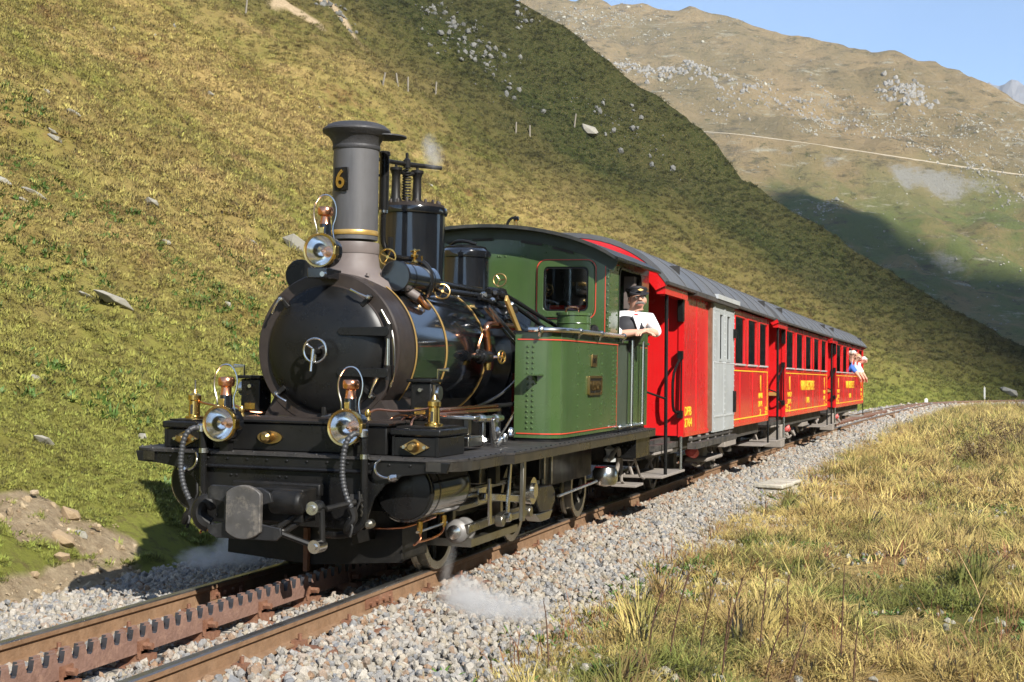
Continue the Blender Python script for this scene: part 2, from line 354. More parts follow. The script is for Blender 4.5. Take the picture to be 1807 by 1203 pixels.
def point_inst(name,pts,rot,scl,tint,pick,srcs,kind='stuff',label=None,cat=None):
    me=bpy.data.meshes.new(name); me.from_pydata(pts.tolist(),[],[]); n=len(pts)
    for an,ty,arr in(('rot','FLOAT_VECTOR',rot),('scl','FLOAT',scl),('tint','FLOAT',tint),('pick','INT',pick)):
        a=me.attributes.new(an,ty,'POINT'); a.data.foreach_set('vector' if ty=='FLOAT_VECTOR' else 'value',np.asarray(arr).ravel())
    o=bpy.data.objects.new(name,me); SC.collection.objects.link(o)
    col=bpy.data.collections.new(name+'_sources')
    for s in srcs: col.objects.link(s)
    ng=bpy.data.node_groups.new(name,'GeometryNodeTree'); ng.interface.new_socket('Geometry',in_out='INPUT',socket_type='NodeSocketGeometry'); ng.interface.new_socket('Geometry',in_out='OUTPUT',socket_type='NodeSocketGeometry')
    L=ng.links.new; gi=ng.nodes.new('NodeGroupInput'); go=ng.nodes.new('NodeGroupOutput'); ip=ng.nodes.new('GeometryNodeInstanceOnPoints'); ci=ng.nodes.new('GeometryNodeCollectionInfo')
    ci.inputs['Collection'].default_value=col; ci.inputs['Separate Children'].default_value=True; ci.inputs['Reset Children'].default_value=True
    def na(nm,ty):
        q=ng.nodes.new('GeometryNodeInputNamedAttribute'); q.data_type=ty; q.inputs[0].default_value=nm; return q.outputs[0]
    er=ng.nodes.new('FunctionNodeEulerToRotation'); L(na('rot','FLOAT_VECTOR'),er.inputs[0])
    L(gi.outputs[0],ip.inputs['Points']); L(ci.outputs[0],ip.inputs['Instance']); ip.inputs['Pick Instance'].default_value=True
    L(na('pick','INT'),ip.inputs['Instance Index']); L(er.outputs[0],ip.inputs['Rotation']); L(na('scl','FLOAT'),ip.inputs['Scale']); L(ip.outputs[0],go.inputs[0])
    md=o.modifiers.new('scatter','NODES'); md.node_group=ng; o['kind']=kind
    tag(o,label,cat); return o
def src(name,v,f,m,flat=False):
    me=bpy.data.meshes.new(name); me.from_pydata(v,[],f); me.update()
    if not flat: me.polygons.foreach_set('use_smooth',[True]*len(me.polygons))
    me.materials.append(m); return bpy.data.objects.new(name,me)
def clump(name,m,n,hmin,hmax,w,spread,lean,r0,seed):
    R=random.Random(seed); v=[];f=[]
    for _ in range(n):
        a=R.uniform(0,6.283); r=r0*math.sqrt(R.random()); bx,by=r*math.cos(a),r*math.sin(a); h=R.uniform(hmin,hmax)
        d=a+R.uniform(-1,1); le=h*R.uniform(lean*.3,lean); ww=w*R.uniform(.6,1.3); px,py=-math.sin(d)*ww/2,math.cos(d)*ww/2; o=len(v)
        for t,k in((0,1),(.4,.9),(.75,.6)):
            cx=bx+math.cos(d)*le*t*t; cy=by+math.sin(d)*le*t*t; z=h*(t-.25*lean*t*t)-.02
            v+=[(cx-px*k,cy-py*k,z),(cx+px*k,cy+py*k,z)]
        v.append((bx+math.cos(d)*le,by+math.sin(d)*le,h*(1-.3*lean)))
        f+=[(o,o+1,o+3,o+2),(o+2,o+3,o+5,o+4),(o+4,o+5,o+6)]
    return src(name,v,f,m)
def infr(p,mu=.28,mv=.2):
    d=p-np.array(CPOS); z=d@np.array(_f); u=(d@np.array(R2))/z*2510/903.5; v=(d@np.array(U2))/z*2510/601.5
    return (z>.5)&(np.abs(u)<1+mu)&(np.abs(v)<1+mv)
# ================================================================ the ground
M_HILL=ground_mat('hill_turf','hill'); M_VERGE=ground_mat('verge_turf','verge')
ys=np.concatenate([np.arange(-16,14,.16),np.arange(14,40,.34),np.arange(40,160,.9)])
ds=np.concatenate([np.arange(-.15,12,.16),np.arange(12,36,.4),np.arange(36,150,1.4)])
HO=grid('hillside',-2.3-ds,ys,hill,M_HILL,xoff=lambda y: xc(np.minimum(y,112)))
co=np.zeros(len(HO.data.vertices)*3); HO.data.vertices.foreach_get('co',co); co=co.reshape(-1,3)
at_=HO.data.attributes.new('earth','FLOAT','POINT'); at_.data.foreach_set('value',earth(co[:,0],co[:,1]))
es=np.concatenate([np.arange(1.15,9,.16),np.arange(9,40,1.2),np.arange(40,160,8)])
ys2=np.concatenate([np.arange(-16,14,.2),np.arange(14,50,.5),np.arange(50,135,1.5)])
grid('verge',es,ys2,verge,M_VERGE,xoff=lambda y: xc(np.minimum(y,112)))
# far mountain, peaks, opposite valley side, valley floor
m,nt,b=newm('alpine_slope'); L=nt.links.new; g=nd(nt,'ShaderNodeNewGeometry'); P=g.outputs['Position']; sp=nd(nt,'ShaderNodeSeparateXYZ'); L(P,sp.inputs[0])
c=rampmix(nt,noise(nt,P,.012,7,.65),(.36,.265,.14),(.25,.20,.105),.40,.60)
c=rampmix(nt,noise(nt,P,.03,6,.7,(1,.5,2.5)),c,(.15,.125,.08),.56,.70)
a=nd(nt,'ShaderNodeMath',operation='MULTIPLY_ADD'); L(noise(nt,P,.008,6),a.inputs[0]); a.inputs[1].default_value=150; L(sp.outputs[2],a.inputs[2])
c=rampmix(nt,a.outputs[0],rampmix(nt,noise(nt,P,.02,6,.7),(.165,.19,.06),(.30,.225,.10),.45,.62),c,175,250)
c=rampmix(nt,noise(nt,P,.05,8,.8,(.8,.6,2.2)),(.13,.11,.06),c,.36,.47)
c=rampmix(nt,noise(nt,P,.11,8,.8),c,(.10,.10,.04),.56,.66)
c=rampmix(nt,noise(nt,P,.045,8,.8,(.7,.5,3)),c,(.42,.39,.29),.57,.66)
sn=nd(nt,'ShaderNodeSeparateXYZ'); L(g.outputs['Normal'],sn.inputs[0]); st=nd(nt,'ShaderNodeMath',operation='MULTIPLY_ADD'); L(noise(nt,P,.16,9,.85,(1,.6,2)),st.inputs[0]); st.inputs[1].default_value=-.55; L(sn.outputs[2],st.inputs[2])
c=rampmix(nt,st.outputs[0],(.33,.315,.27),c,.20,.33)
L(c,b.inputs['Base Color']); b.inputs['Roughness'].default_value=.95; b.inputs['Specular IOR Level'].default_value=.1
bp=nd(nt,'ShaderNodeBump',inp={'Strength':.9,'Distance':9}); L(noise(nt,P,.10,9,.8),bp.inputs['Height']); L(bp.outputs[0],b.inputs['Normal']); M_ALP=m
grid('far_mountain',np.arange(-620,420,5.0),np.arange(425,1420,5.5),farz,M_ALP)
M_PEAK=mat('bare_rock_peak',(.16,.16,.165),.95,var=.4,vs=.02,bump=.6,bs=.05)
def peaks(name,pts,y0):
    def H(x,y):
        z=np.interp(x,[p[0] for p in pts],[p[1] for p in pts])+fbm(x*.03,y*.02,4,77)*18
        return z-np.abs(y-y0)*.75
    grid(name,np.arange(pts[0][0],pts[-1][0],6.),np.arange(y0-500,y0+200,18.),H,M_PEAK,smooth=False)
peaks('distant_peaks',[(-330,560),(-221,652),(-193,674),(-164,664),(-136,655),(-119,640),(-60,600)],3000)
peaks('distant_peaks',[(-20,540),(47,583),(63,593),(85,585),(106,594),(130,584),(175,600),(300,640)],3000)
M_RIDGE=M_ALP
def ridge(x,y):
    y=y-.825*(1300-x)+835; top=np.interp(y,[-900,-225,-160,-120,-60,100,400,560,640,672,720,900],[800,950,1060,1240,1310,1345,1385,1418,1432,1255,1050,850])
    return np.maximum(-90,top-np.abs(x-1300)*1.12+fbm(x*.008,y*.02,4,88)*24)
grid('opposite_mountain',np.arange(240,2500,20.),np.arange(-2000,1100,10.),ridge,M_RIDGE)
fl=MB().box(-1580,2560,-2080,3380,-96,-95).build('valley_floor',M_ALP,flat=True); fl['kind']='structure'
# road along the far mountain
M_ROAD=mat('gravel_road',(.34,.285,.20),.95,var=.2,vs=.2)
rx=np.linspace(-215,120,140); ry=np.interp(rx,ROX,ROY); ry=np.convolve(np.pad(ry,6,'edge'),np.ones(13)/13,'valid'); rz=np.interp(rx,ROX,ROZ); rz=np.convolve(np.pad(rz,6,'edge'),np.ones(13)/13,'valid')+.5
mb=MB(); R=[]
for x,y,z in zip(rx,ry,rz): w=.3 if x<-100 else .1; R.append([(x,y-.7,z-.9),(x,y-.7,z-.3),(x,y+w,z+.3),(x,y+w,z-.9)])
mb.ring(R); o=mb.build('mountain_road',M_ROAD,flat=True); o['kind']='structure'
# ---------------------------------------------------------------- rocks
def rockmesh(seed,n=16,sc=(1,1,1),j=.25):
    R=random.Random(seed); bm=bmesh.new()
    for k in range(n):
        t=math.acos(1-2*(k+.5)/n); p=k*2.399963+R.uniform(-.3,.3); r=1+R.uniform(-j,j)
        bm.verts.new((math.sin(t)*math.cos(p)*r*sc[0],math.sin(t)*math.sin(p)*r*sc[1],math.cos(t)*r*sc[2]))
    bmesh.ops.convex_hull(bm,input=bm.verts[:]); bm.verts.index_update()
    v=[x.co[:] for x in bm.verts]; f=[[q.index for q in p.verts] for p in bm.faces]; bm.free(); return v,f
def stone_mat(name,ramp,bump=.4):
    m,nt,b=newm(name); L=nt.links.new; at=nd(nt,'ShaderNodeAttribute',attribute_type='INSTANCER',attribute_name='tint')
    cr=nd(nt,'ShaderNodeValToRGB'); e=cr.color_ramp.elements; e[0].position=0; e[0].color=(*ramp[0],1); e[1].position=1; e[1].color=(*ramp[-1],1)
    for i,c in enumerate(ramp[1:-1]): q=e.new((i+1)/(len(ramp)-1)); q.color=(*c,1)
    L(at.outputs['Fac'],cr.inputs[0]); tc=nd(nt,'ShaderNodeTexCoord'); n=nd(nt,'ShaderNodeTexNoise',inp={'Scale':2.2,'Detail':7,'Roughness':.7}); L(tc.outputs['Object'],n.inputs['Vector'])
    hs=nd(nt,'ShaderNodeHueSaturation'); mr=nd(nt,'ShaderNodeMapRange',inp={1:.3,2:.7,3:.72,4:1.25}); L(n.outputs[0],mr.inputs[0]); L(mr.outputs[0],hs.inputs['Value']); L(cr.outputs[0],hs.inputs['Color'])
    L(hs.outputs[0],b.inputs['Base Color']); b.inputs['Roughness'].default_value=.9; b.inputs['Specular IOR Level'].default_value=.2
    bp=nd(nt,'ShaderNodeBump',inp={'Strength':bump,'Distance':.1}); L(n.outputs[0],bp.inputs['Height']); L(bp.outputs[0],b.inputs['Normal']); return m
M_BST=stone_mat('ballast_stone',[(.28,.25,.205),(.37,.335,.28),(.22,.218,.215),(.43,.39,.33),(.31,.265,.195),(.18,.185,.195),(.35,.325,.285),(.26,.165,.10)])
M_FST=stone_mat('scree_stone',[(.28,.265,.22),(.36,.34,.26),(.22,.21,.185),(.40,.38,.30)])
def bedz(e,y): return zt(y)+np.interp(e,[-2.6,-1.5,-.95,-.62,.62,.95,1.5,2.3],[-.30,-.24,-.165,-.135,-.135,-.17,-.31,-.42])
m,nt,b=newm('ballast_bed'); L=nt.links.new; g=nd(nt,'ShaderNodeNewGeometry'); P=g.outputs['Position']
vo=nd(nt,'ShaderNodeTexVoronoi',inp={'Scale':17.}); L(P,vo.inputs['Vector']); sv=nd(nt,'ShaderNodeSeparateColor'); L(vo.outputs['Color'],sv.inputs[0])
c=rampmix(nt,sv.outputs[0],(.24,.215,.18),(.45,.40,.33),0,1); c=rampmix(nt,vo.outputs['Distance'],c,(.05,.045,.04),.35,.75); L(c,b.inputs['Base Color']); b.inputs['Roughness'].default_value=.95
bp=nd(nt,'ShaderNodeBump',inp={'Strength':1,'Distance':.04}); bp.invert=True; L(vo.outputs['Distance'],bp.inputs['Height']); L(bp.outputs[0],b.inputs['Normal'])
grid('ballast_bed',np.arange(-2.6,2.31,.1),np.concatenate([np.arange(-16,20,.4),np.arange(20,118,1.)]),lambda x,y: bedz(x-xc(y),y)-.02,m,xoff=xc)
# sandy strip at the foot of the cutting
M_SAND=mat('sandy_soil',(.30,.215,.125),.95,var=.25,vs=3,bump=.5,bs=30,stain=.35,stcol=(.26,.19,.10))
srcs=[src('pebble_%d'%k,*rockmesh(100+k,14,(1,.8,.62),.28),M_BST,True) for k in range(9)]
def scat(dens,y0,y1,x0,x1): n=int(dens*(y1-y0)*(x1-x0)); return rng.uniform(y0,y1,n),rng.uniform(x0,x1,n)
A=[]
for dn,y0,y1,s0,s1 in((860,-5,3,.017,.036),(680,3,10,.019,.040),(260,10,24,.03,.055),(90,24,50,.045,.085),(20,50,110,.07,.14)):
    y,e=scat(dn,y0,y1,-2.35,2.5)
    keep=(rng.random(len(y))<np.interp(e,[-2.35,-2.1,-1.9,1.25,1.7,2.5],[.1,.5,1,1,.45,.03]))&~((np.abs(np.abs(e)-.55)<.05))&(np.abs(e)>.075)
    y,e=y[keep],e[keep]; s=rng.uniform(s0,s1,len(y))*np.where(rng.random(len(y))<.06,1.5,1)
    ie=np.abs(e)<.5; s=np.where(ie,s*.85,s); x=e+xc(y); z=bedz(e,y)+rng.uniform(-.012,.018,len(y)); z=np.where(e>1.35,np.maximum(z,verge(x,y)),z)
    A.append(np.stack([x,y,z,s],1))
A=np.concatenate(A); A=A[infr(A[:,:3])]; n=len(A)
tn=rng.random(n); ee=np.abs(A[:,0]-xc(A[:,1])); q_=rng.random(n)<np.interp(ee,[0,.75,1.1],[.34,.28,.03]); tn=np.where(q_,rng.uniform(.9,1,n),tn)
point_inst('ballast_stones',A[:,:3],rng.uniform(0,6.28,(n,3)),A[:,3],tn,rng.integers(0,9,n),srcs)
# scree and outcrops on the far mountain
srcs=[src('scree_%d'%k,*rockmesh(200+k,13,(1,.9,.75),.3),M_FST,True) for k in range(6)]
n=120000; x=rng.uniform(-420,160,n); y=rng.uniform(560,1330,n); z=farz(x,y)
msk=fbm(x*.012+3,z*.03,4,55)+.5*fbm(x*.05,y*.05,3,58)
pr=np.where((z>95),sst(.12,.42,msk)*.5,.02)+.012
pr=pr+.35*sst(0,30,x+.9*(z-120))*np.exp(-((z-165-.12*(-x))/26)**2)
k=rng.random(n)<pr; x,y,z=x[k],y[k],z[k]; s=rng.uniform(.28,.95,len(x))*np.where(rng.random(len(x))<.05,2.4,1)
A=np.stack([x,y,z-.15*s],1); k=infr(A); A=A[k]; s=s[k]; n=len(A)
point_inst('scree',A,rng.uniform(0,6.28,(n,3)),s,rng.random(n),rng.integers(0,6,n),srcs)
M_CLF=mat('cliff_rock',(.25,.235,.205),.95,var=.4,vs=.12,bump=.8,bs=.5,stain=.4,stcol=(.14,.12,.09))
OC=MB(); Rr=random.Random(5)
for (cx,cy,w,k,s) in((-218,1128,52,46,5.2),(-36,1196,18,22,6.5),(-108,1137,22,16,3.4),(-168,1088,16,10,3.),(-138,1127,30,14,3.2),(-60,1150,40,14,3),(20,1060,25,14,3),(-10,1090,40,16,2.6),(-290,1150,30,12,4)):
    for _ in range(k*7):
        x=cx+Rr.gauss(0,w*.62); y=cy+Rr.gauss(0,9)+(x-cx)*-.1; a=s*(.13+.36*Rr.random()**2.2); v,f=rockmesh(Rr.randint(0,9999),15,(1,.8,1.35),.34)
        z0=float(farz(np.array(x),np.array(y))); OC.add([(x+p[0]*a,y+p[1]*a,z0+p[2]*a-.35*a) for p in v],f)
o=OC.build('rock_outcrops',M_CLF,flat=True); o['kind']='structure'
M_BLD=mat('pale_boulder',(.25,.235,.195),.9,var=.25,vs=4,bump=.5,bs=12,stain=.4,stcol=(.30,.29,.20))
def rock(loc,size,rz,label,group=None,flatn=.5,seed=0,m=None,sink=.36,name='rock'):
    v,f=rockmesh(seed,18,(1,.62,flatn),.25); s=size/2; mb=MB(); mb.add([(p[0]*s,p[1]*s,p[2]*s) for p in v],f)
    o=mb.build(name,m or M_BLD,flat=True,bev=size*.02); z=float(hill(np.array(loc[0]),np.array(loc[1])))
    o.location=(loc[0],loc[1],z+s*flatn*(1-sink*2)); o.rotation_euler=(0,.45,rz); return tag(o,label,'rock',group)
for k,(x,y,sz,rz,fl,lb) in enumerate([(-9.55,10.17,.50,1.2,.22,'large flat grey slab of rock low on the hillside by the left picture edge'),
 (-9.62,9.5,.34,1.0,.3,'smaller grey slab cut by the left picture edge beside the large flat one'),
 (-9.1,9.34,.30,1.4,.35,'low brownish stone just under the large flat slab'),
 (-11.62,13.62,.30,.9,.35,'lower of two white stones lying close together above the flat slab'),
 (-11.74,13.68,.24,1.6,.3,'upper slim white stone of the close pair above the flat slab'),
 (-10.25,14.68,.42,1.5,.4,'pale oblong stone in the turf left of the chimney'),
 (-11.0,14.21,.15,.3,.4,'small upright white stone above another tiny one between slab and chimney'),
 (-11.2,14.3,.12,.3,.5,'tiny white stone right under the small upright one'),
 (-8.05,11.56,.20,.8,.5,'white stone in the turf level with the top headlamp'),
 (-20.63,35.1,.62,2.0,.3,'white slanting stone high up on the lit hillside'),
 (-6.3,7.4,.62,1.35,.2,'long pale slab of rock half sunk in the green turf'),
 (-6.65,7.3,.26,1.1,.25,'short grey stone below the end of the long pale slab'),
 (-8.97,18.23,.75,1.3,.5,'lichened grey rock just behind the top headlamp'),
 (-4.92,3.86,.14,.6,.5,'round pale stone low in the green turf by the left edge'),
 (-3.9,2.6,.36,1.9,.22,'slanting flat stone above the bare soil patch'),
 (-13.43,16.78,.50,1.0,.35,'brown crumbly stone in a bare scar on the upper left slope'),
 (-3.86,4.2,.10,.2,.9,'small round white stone in the turf left of the running plate'),
 (-9.34,16.93,.30,1.7,.35,'whitish stone in the turf a little left of the top headlamp'),
 (-17.28,47.97,.3,.4,.5,'small pale stone on the slope right of the safety valves'),
 (-14.25,16.96,.2,.4,.4,'small white stone near the left edge high on the slope'),
 (-24.18,102.09,1.75,.5,.55,'big pale square boulder standing out on the dark spur'),
 (7.9,102.8,1.5,.2,.4,'bluish grey boulder standing in for a likely parked car by the far curve of the track'),  # boulder shape stands in for what seemed a parked car
 (9.3,104,1.3,1.2,.45,'rounder grey boulder at the far curve near the right picture edge')]):
    rock((x,y),sz,rz,lb,'stones lying on the hillside',fl,300+k)
for k,(x,y,sz,rz,lb) in enumerate([(-2.75,1.25,.26,.3,'wide flat ochre stone in the bare earth of the cutting'),(-3.0,1.75,.24,1.2,'ochre stone at the top of the bare earth patch'),(-2.6,1.05,.2,2.,'ochre stone at the foot of the bare earth patch'),(-2.8,1.6,.12,.6,'small whitish stone in the bare earth of the cutting')]):
    rock((x,y),sz,rz,lb,'stones in the bare cutting',.5,340+k,M_SAND if k<3 else None)
# bare earth patch
y=rng.uniform(-1,2.6,9000); x=rng.uniform(-3.6,-1.95,9000); k=(earth(x,y)>.35)&(rng.random(9000)<.12); A=np.stack([x,y,hill(x,y)+.0],1)[k]; A=A[infr(A)]; n=len(A)
M_CLOD=stone_mat('earth_clod',[(.28,.20,.12),(.40,.31,.19),(.32,.24,.15),(.48,.39,.27)])
point_inst('earth_clods',A,rng.uniform(0,6.28,(n,3)),.010+.045*rng.random(n)**4,rng.random(n),rng.integers(0,6,n),[src('clod_%d'%k_,*rockmesh(580+k_,14,(1,.8,.6),.3),M_CLOD,True) for k_ in range(6)],label='crumbling brown earth and clods in the bare cutting',cat='earth')
# ---------------------------------------------------------------- turf and straw
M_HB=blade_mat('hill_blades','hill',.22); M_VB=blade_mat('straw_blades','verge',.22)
hs_=[clump('turf_a%d'%k,M_HB,22,.25,.8,.11,1,1.1,.65,400+k) for k in range(4)]+[clump('turf_b%d'%k,M_HB,16,.5,1.25,.07,1,.8,.45,410+k) for k in range(2)]
A=[]
for dn,d0,d1,s0,s1 in((520,0,15,.038,.085),(200,15,26,.06,.13),(60,26,48,.11,.22),(34,48,80,.13,.28),(14,80,150,.16,.34)):
    ya,yb=-4,min(112,d1); dm=min(90,6+d1*.75)
    y=rng.uniform(ya,yb,int(dn*(yb-ya)*dm)); d=rng.uniform(0,dm,len(y)); x=xc(y)-2.35-d
    dist=np.hypot(np.hypot(x-4.15,y+8.65),d*.5); k=(dist>=d0)&(dist<d1); x,y,d=x[k],y[k],d[k]
    k=(fbm(x*.8,y*.8,3,71)+.42+.2*(d>1.5)>0)&(rng.random(len(x))<np.interp(d,[0,.15,.4],[.6,.9,1])); k&=(earth(x,y)<.3)|(rng.random(len(x))<.06); x,y=x[k],y[k]
    A.append(np.stack([x,y,hill(x,y),rng.uniform(s0,s1,len(x))],1))
A=np.concatenate(A); A=A[infr(A[:,:3])]; n=len(A)
rot=np.stack([rng.normal(0,.15,n),rng.normal(.42,.15,n),rng.uniform(0,6.28,n)],1); rot[:,1]=rng.normal(.2,.2,n)
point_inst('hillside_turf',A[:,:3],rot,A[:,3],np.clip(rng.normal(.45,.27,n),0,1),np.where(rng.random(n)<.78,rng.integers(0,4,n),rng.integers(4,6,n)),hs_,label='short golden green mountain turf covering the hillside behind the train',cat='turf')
y=rng.uniform(-3,112,26000); d=rng.uniform(.6,75,26000); x=xc(y)-2.3-d; k=rng.random(26000)<np.clip(.05+.5*(fbm(x*.12,y*.12,4,83)-.12)*(y<60),0,1)*.26*(y<70)
A=np.stack([x,y,hill(x,y)+.01],1)[k]; A=A[infr(A)]; n=len(A); ds_=np.hypot(A[:,0]-4,A[:,1]+8)
point_inst('hillside_pebbles',A,rng.uniform(0,6.28,(n,3)),rng.uniform(.03,.075,n)*(1+ds_/70),rng.random(n),rng.integers(0,6,n),[src('hill_pebble_%d'%k_,*rockmesh(560+k_,14,(1,.8,.5),.28),M_FST,True) for k_ in range(6)])
M_CLFI=stone_mat('spur_rock',[(.13,.13,.12),(.20,.195,.175),(.16,.155,.14)])
P_=[]
for x0,y0,x1,y1,sp,n_ in((-37.6,101,-31.2,100.7,1.3,170),(-36,99,-29,99.5,2.2,60),(-42,89,-38.5,87.6,.9,40),(-32.4,109.6,-31.8,109.9,.7,26),(-26,105,-18,106,1.5,60)):
    q=rng.random(n_); P_.append(np.stack([x0+(x1-x0)*q+rng.normal(0,sp*.5,n_),y0+(y1-y0)*q+rng.normal(0,sp,n_)],1))
P_=np.concatenate(P_); n=len(P_); A=np.stack([P_[:,0],P_[:,1],hill(P_[:,0],P_[:,1])+.05],1)
point_inst('spur_scree',A,rng.uniform(0,6.28,(n,3)),.06+.30*rng.random(n)**3,rng.random(n)*.4,rng.integers(0,6,n),[src('spur_stone_%d'%k_,*rockmesh(620+k_,15,(1,.8,.7),.3),M_CLFI,True) for k_ in range(6)],label='grey rock debris strewn over the dark spur above the train',cat='scree')
vs_=[clump('straw_a%d'%k,M_VB,20,.25,.95,.034,1,1.35,.55,420+k) for k in range(4)]+[clump('straw_b%d'%k,M_VB,14,.12,.40,.06,1,1.2,.5,430+k) for k in range(3)]
A=[]
for dn,d0,d1,s0,s1 in((300,4,12,.09,.24),(170,12,20,.13,.30),(60,20,36,.22,.48),(14,36,100,.35,.75)):
    y=rng.uniform(d0-12,d1,int(dn*(d1-d0+12)*17)); e=1.25+12.5*rng.random(len(y))**1.3; x=e+xc(np.minimum(y,112))
    dist=np.hypot(x-4.15,y+8.65); k=(dist>=d0)&(dist<d1)&(rng.random(len(y))<np.interp(e,[1.25,1.6,2.3],[.02,.3,1])*np.where(fbm(x*.9,y*.9,4,72)>.02,1,.16)*np.where(fbm(x*2.2,y*2.2,3,73)>-.2,1,.3)); x,y,e=x[k],y[k],e[k]
    A.append(np.stack([x,y,verge(x,y),rng.uniform(s0,s1,len(x))*np.interp(e,[1.3,2.2,3],[.5,.8,1])],1))
A=np.concatenate(A); A=A[infr(A[:,:3])]; n=len(A)
rot=np.stack([rng.normal(0,.25,n),rng.normal(0,.25,n),rng.uniform(0,6.28,n)],1)
point_inst('dry_grass',A[:,:3],rot,A[:,3],np.clip(rng.normal(.5,.27,n),0,1),np.where(rng.random(n)<.62,rng.integers(0,4,n),rng.integers(4,7,n)),vs_,label='dry straw coloured grass on the verge beside the ballast',cat='grass')
# taller straw tussocks
y=rng.uniform(-2,45,1500); e=rng.uniform(1.9,8,1500); x=e+xc(y); k=(fbm(x*.5,y*.5,4,79)>.12)&(rng.random(1500)<.75); x,y=x[k],y[k]; A=np.stack([x,y,verge(x,y)],1); A=A[infr(A)]; n=len(A)
tus=[clump('tussock_%d'%k_,M_VB,46,.45,1.0,.022,1,.75,.16,470+k_) for k_ in range(3)]
point_inst('straw_tussocks',A,np.stack([rng.normal(0,.2,n),rng.normal(0,.2,n),rng.uniform(0,6.28,n)],1),rng.uniform(.25,.55,n),np.clip(rng.normal(.6,.22,n),0,1),rng.integers(0,3,n),tus,label='taller straw tussocks standing above the dry verge grass',cat='grass')
# green weeds and stones in the verge
M_WD=mat('weed_leaf',(.075,.135,.022),.6,var=.35,vs=5)
ws=[clump('weed_%d'%k,M_WD,16,.2,.6,.16,1,1.2,.35,450+k) for k in range(3)]
y=rng.uniform(-4,30,5200); e=1.35+6*rng.random(5200)**1.4; x=e+xc(y); k=fbm(x*.8,y*.8,4,75)>.10-.12*(e<2.6); x,y=x[k],y[k]; A=np.stack([x,y,verge(x,y)],1); k=infr(A); A=A[k]; n=len(A)
point_inst('green_weeds',A,np.stack([rng.normal(0,.2,n),rng.normal(0,.2,n),rng.uniform(0,6.28,n)],1),rng.uniform(.05,.17,n),rng.random(n),rng.integers(0,3,n),ws,label='low green weeds growing among the dry verge grass',cat='weeds')
M_BWD=mat('brown_weed',(.19,.08,.035),.75,var=.4,vs=5)
y=rng.uniform(-4,26,2600); e=rng.uniform(1.6,7,2600); x=e+xc(y); k=fbm(x*.7+5,y*.7,4,76)>.14; x,y=x[k],y[k]; A=np.stack([x,y,verge(x,y)],1); A=A[infr(A)]; n=len(A)
point_inst('brown_weeds',A,np.stack([rng.normal(0,.2,n),rng.normal(0,.2,n),rng.uniform(0,6.28,n)],1),rng.uniform(.12,.34,n),rng.random(n),rng.integers(0,3,n),[clump('brown_weed_%d'%k_,M_BWD,12,.3,1.0,.022,1,.7,.4,480+k_) for k_ in range(3)],label='reddish brown withered weeds among the dry verge grass',cat='weeds')
y=rng.uniform(-3,16,9000); d=rng.uniform(.1,11,9000); x=-2.35-d; k=(fbm(x*.55,y*.55,4,78)>.03)&(earth(x,y)<.3); x,y=x[k],y[k]; A=np.stack([x,y,hill(x,y)],1); A=A[infr(A)]; n=len(A)
point_inst('hillside_weeds',A,np.stack([rng.normal(0,.2,n),rng.normal(.2,.2,n),rng.uniform(0,6.28,n)],1),rng.uniform(.07,.2,n),rng.random(n),rng.integers(0,3,n),[clump('leaf_weed_%d'%k_,M_WD,18,.2,.7,.15,1,1.1,.4,490+k_) for k_ in range(3)],label='leafy green weeds growing in the turf beside the locomotive',cat='weeds')
y=rng.uniform(-4,34,3200); e=1.4+rng.random(3200)**1.6*6; x=e+xc(y); A=np.stack([x,y,verge(x,y)+.01],1); k=infr(A); A=A[k]; n=len(A)
point_inst('verge_stones',A,rng.uniform(0,6.28,(n,3)),rng.uniform(.015,.05,n),rng.random(n),rng.integers(0,6,n),[src('verge_pebble_%d'%k,*rockmesh(500+k,14,(1,.8,.6),.28),M_FST,True) for k in range(6)])
M_STM=mat('dry_stem',(.085,.04,.022),.8,var=.3,vs=8); M_STP=mat('pale_dry_stem',(.42,.29,.13),.8,var=.2,vs=8)
for k,(x,y,h,lx,br,lb) in enumerate([(1.86,-.55,.42,-.04,0,'lone dark dry stem at the ballast edge, leftmost of the dried stems'),(2.33,-.05,.50,.12,2,'dark leaning dry stem with side shoots left of the tall brown group'),(2.48,-.12,.62,.14,2,'tall dark dry stem leaning right in the middle of the verge'),(2.62,.15,.5,.10,1,'reddish dry stem just right of the tall leaning one'),
 (2.75,.3,.55,.12,3,'branched brown dry stem in the thick of the dried group'),(2.82,-.2,.5,.06,1,'thin upright brown stem near the lower picture edge'),(2.95,.5,.62,.05,2,'long dark brown stem rising over the green weeds'),(3.02,.2,.45,.16,1,'short slanting reddish stem right of the dried group'),
 (3.1,.75,.5,.0,2,'upright brown stem beside the shady green patch'),(3.45,.6,.62,.02,0,'slim reddish stem standing alone in the golden grass'),(3.55,.2,.45,.03,0,'second slim stem close to the lone reddish one'),(3.2,-.3,.4,.12,1,'low leaning stem at the bottom picture edge'),(4.2,1.6,.4,.15,0,'pale broken stem leaning over the golden grass at right'),(4.35,2.6,.45,-.2,0,'pale long stem bent to the left at the right picture side')]):
    z=float(verge(np.array(x),np.array(y))); mb=MB(); P0=Vector((0,0,-.03)); R=random.Random(600+k)
    pts=[P0,Vector((lx*.3,0,h*.4)),Vector((lx*.7,R.uniform(-.03,.03),h*.75)),Vector((lx,0,h))]; mb.tube(pts,[.006,.005,.004,.002],5,smooth=1)
    t=empty('dried_stem',(x,y,z),label=lb,cat='dead stem',group='dried stems standing in the verge')
    mm=M_STP if 'pale' in lb else M_STM; mb.build('stalk',mm,t)
    for j in range(br):
        f=R.uniform(.4,.85); p=pts[1].lerp(pts[3],f); q=p+Vector((R.uniform(-.09,.09),R.uniform(-.06,.06),R.uniform(.05,.14))); MB().tube([p,p.lerp(q,.5)+Vector((0,0,.015)),q],[.004,.003,.0015],4).build('side_shoot',mm,t)
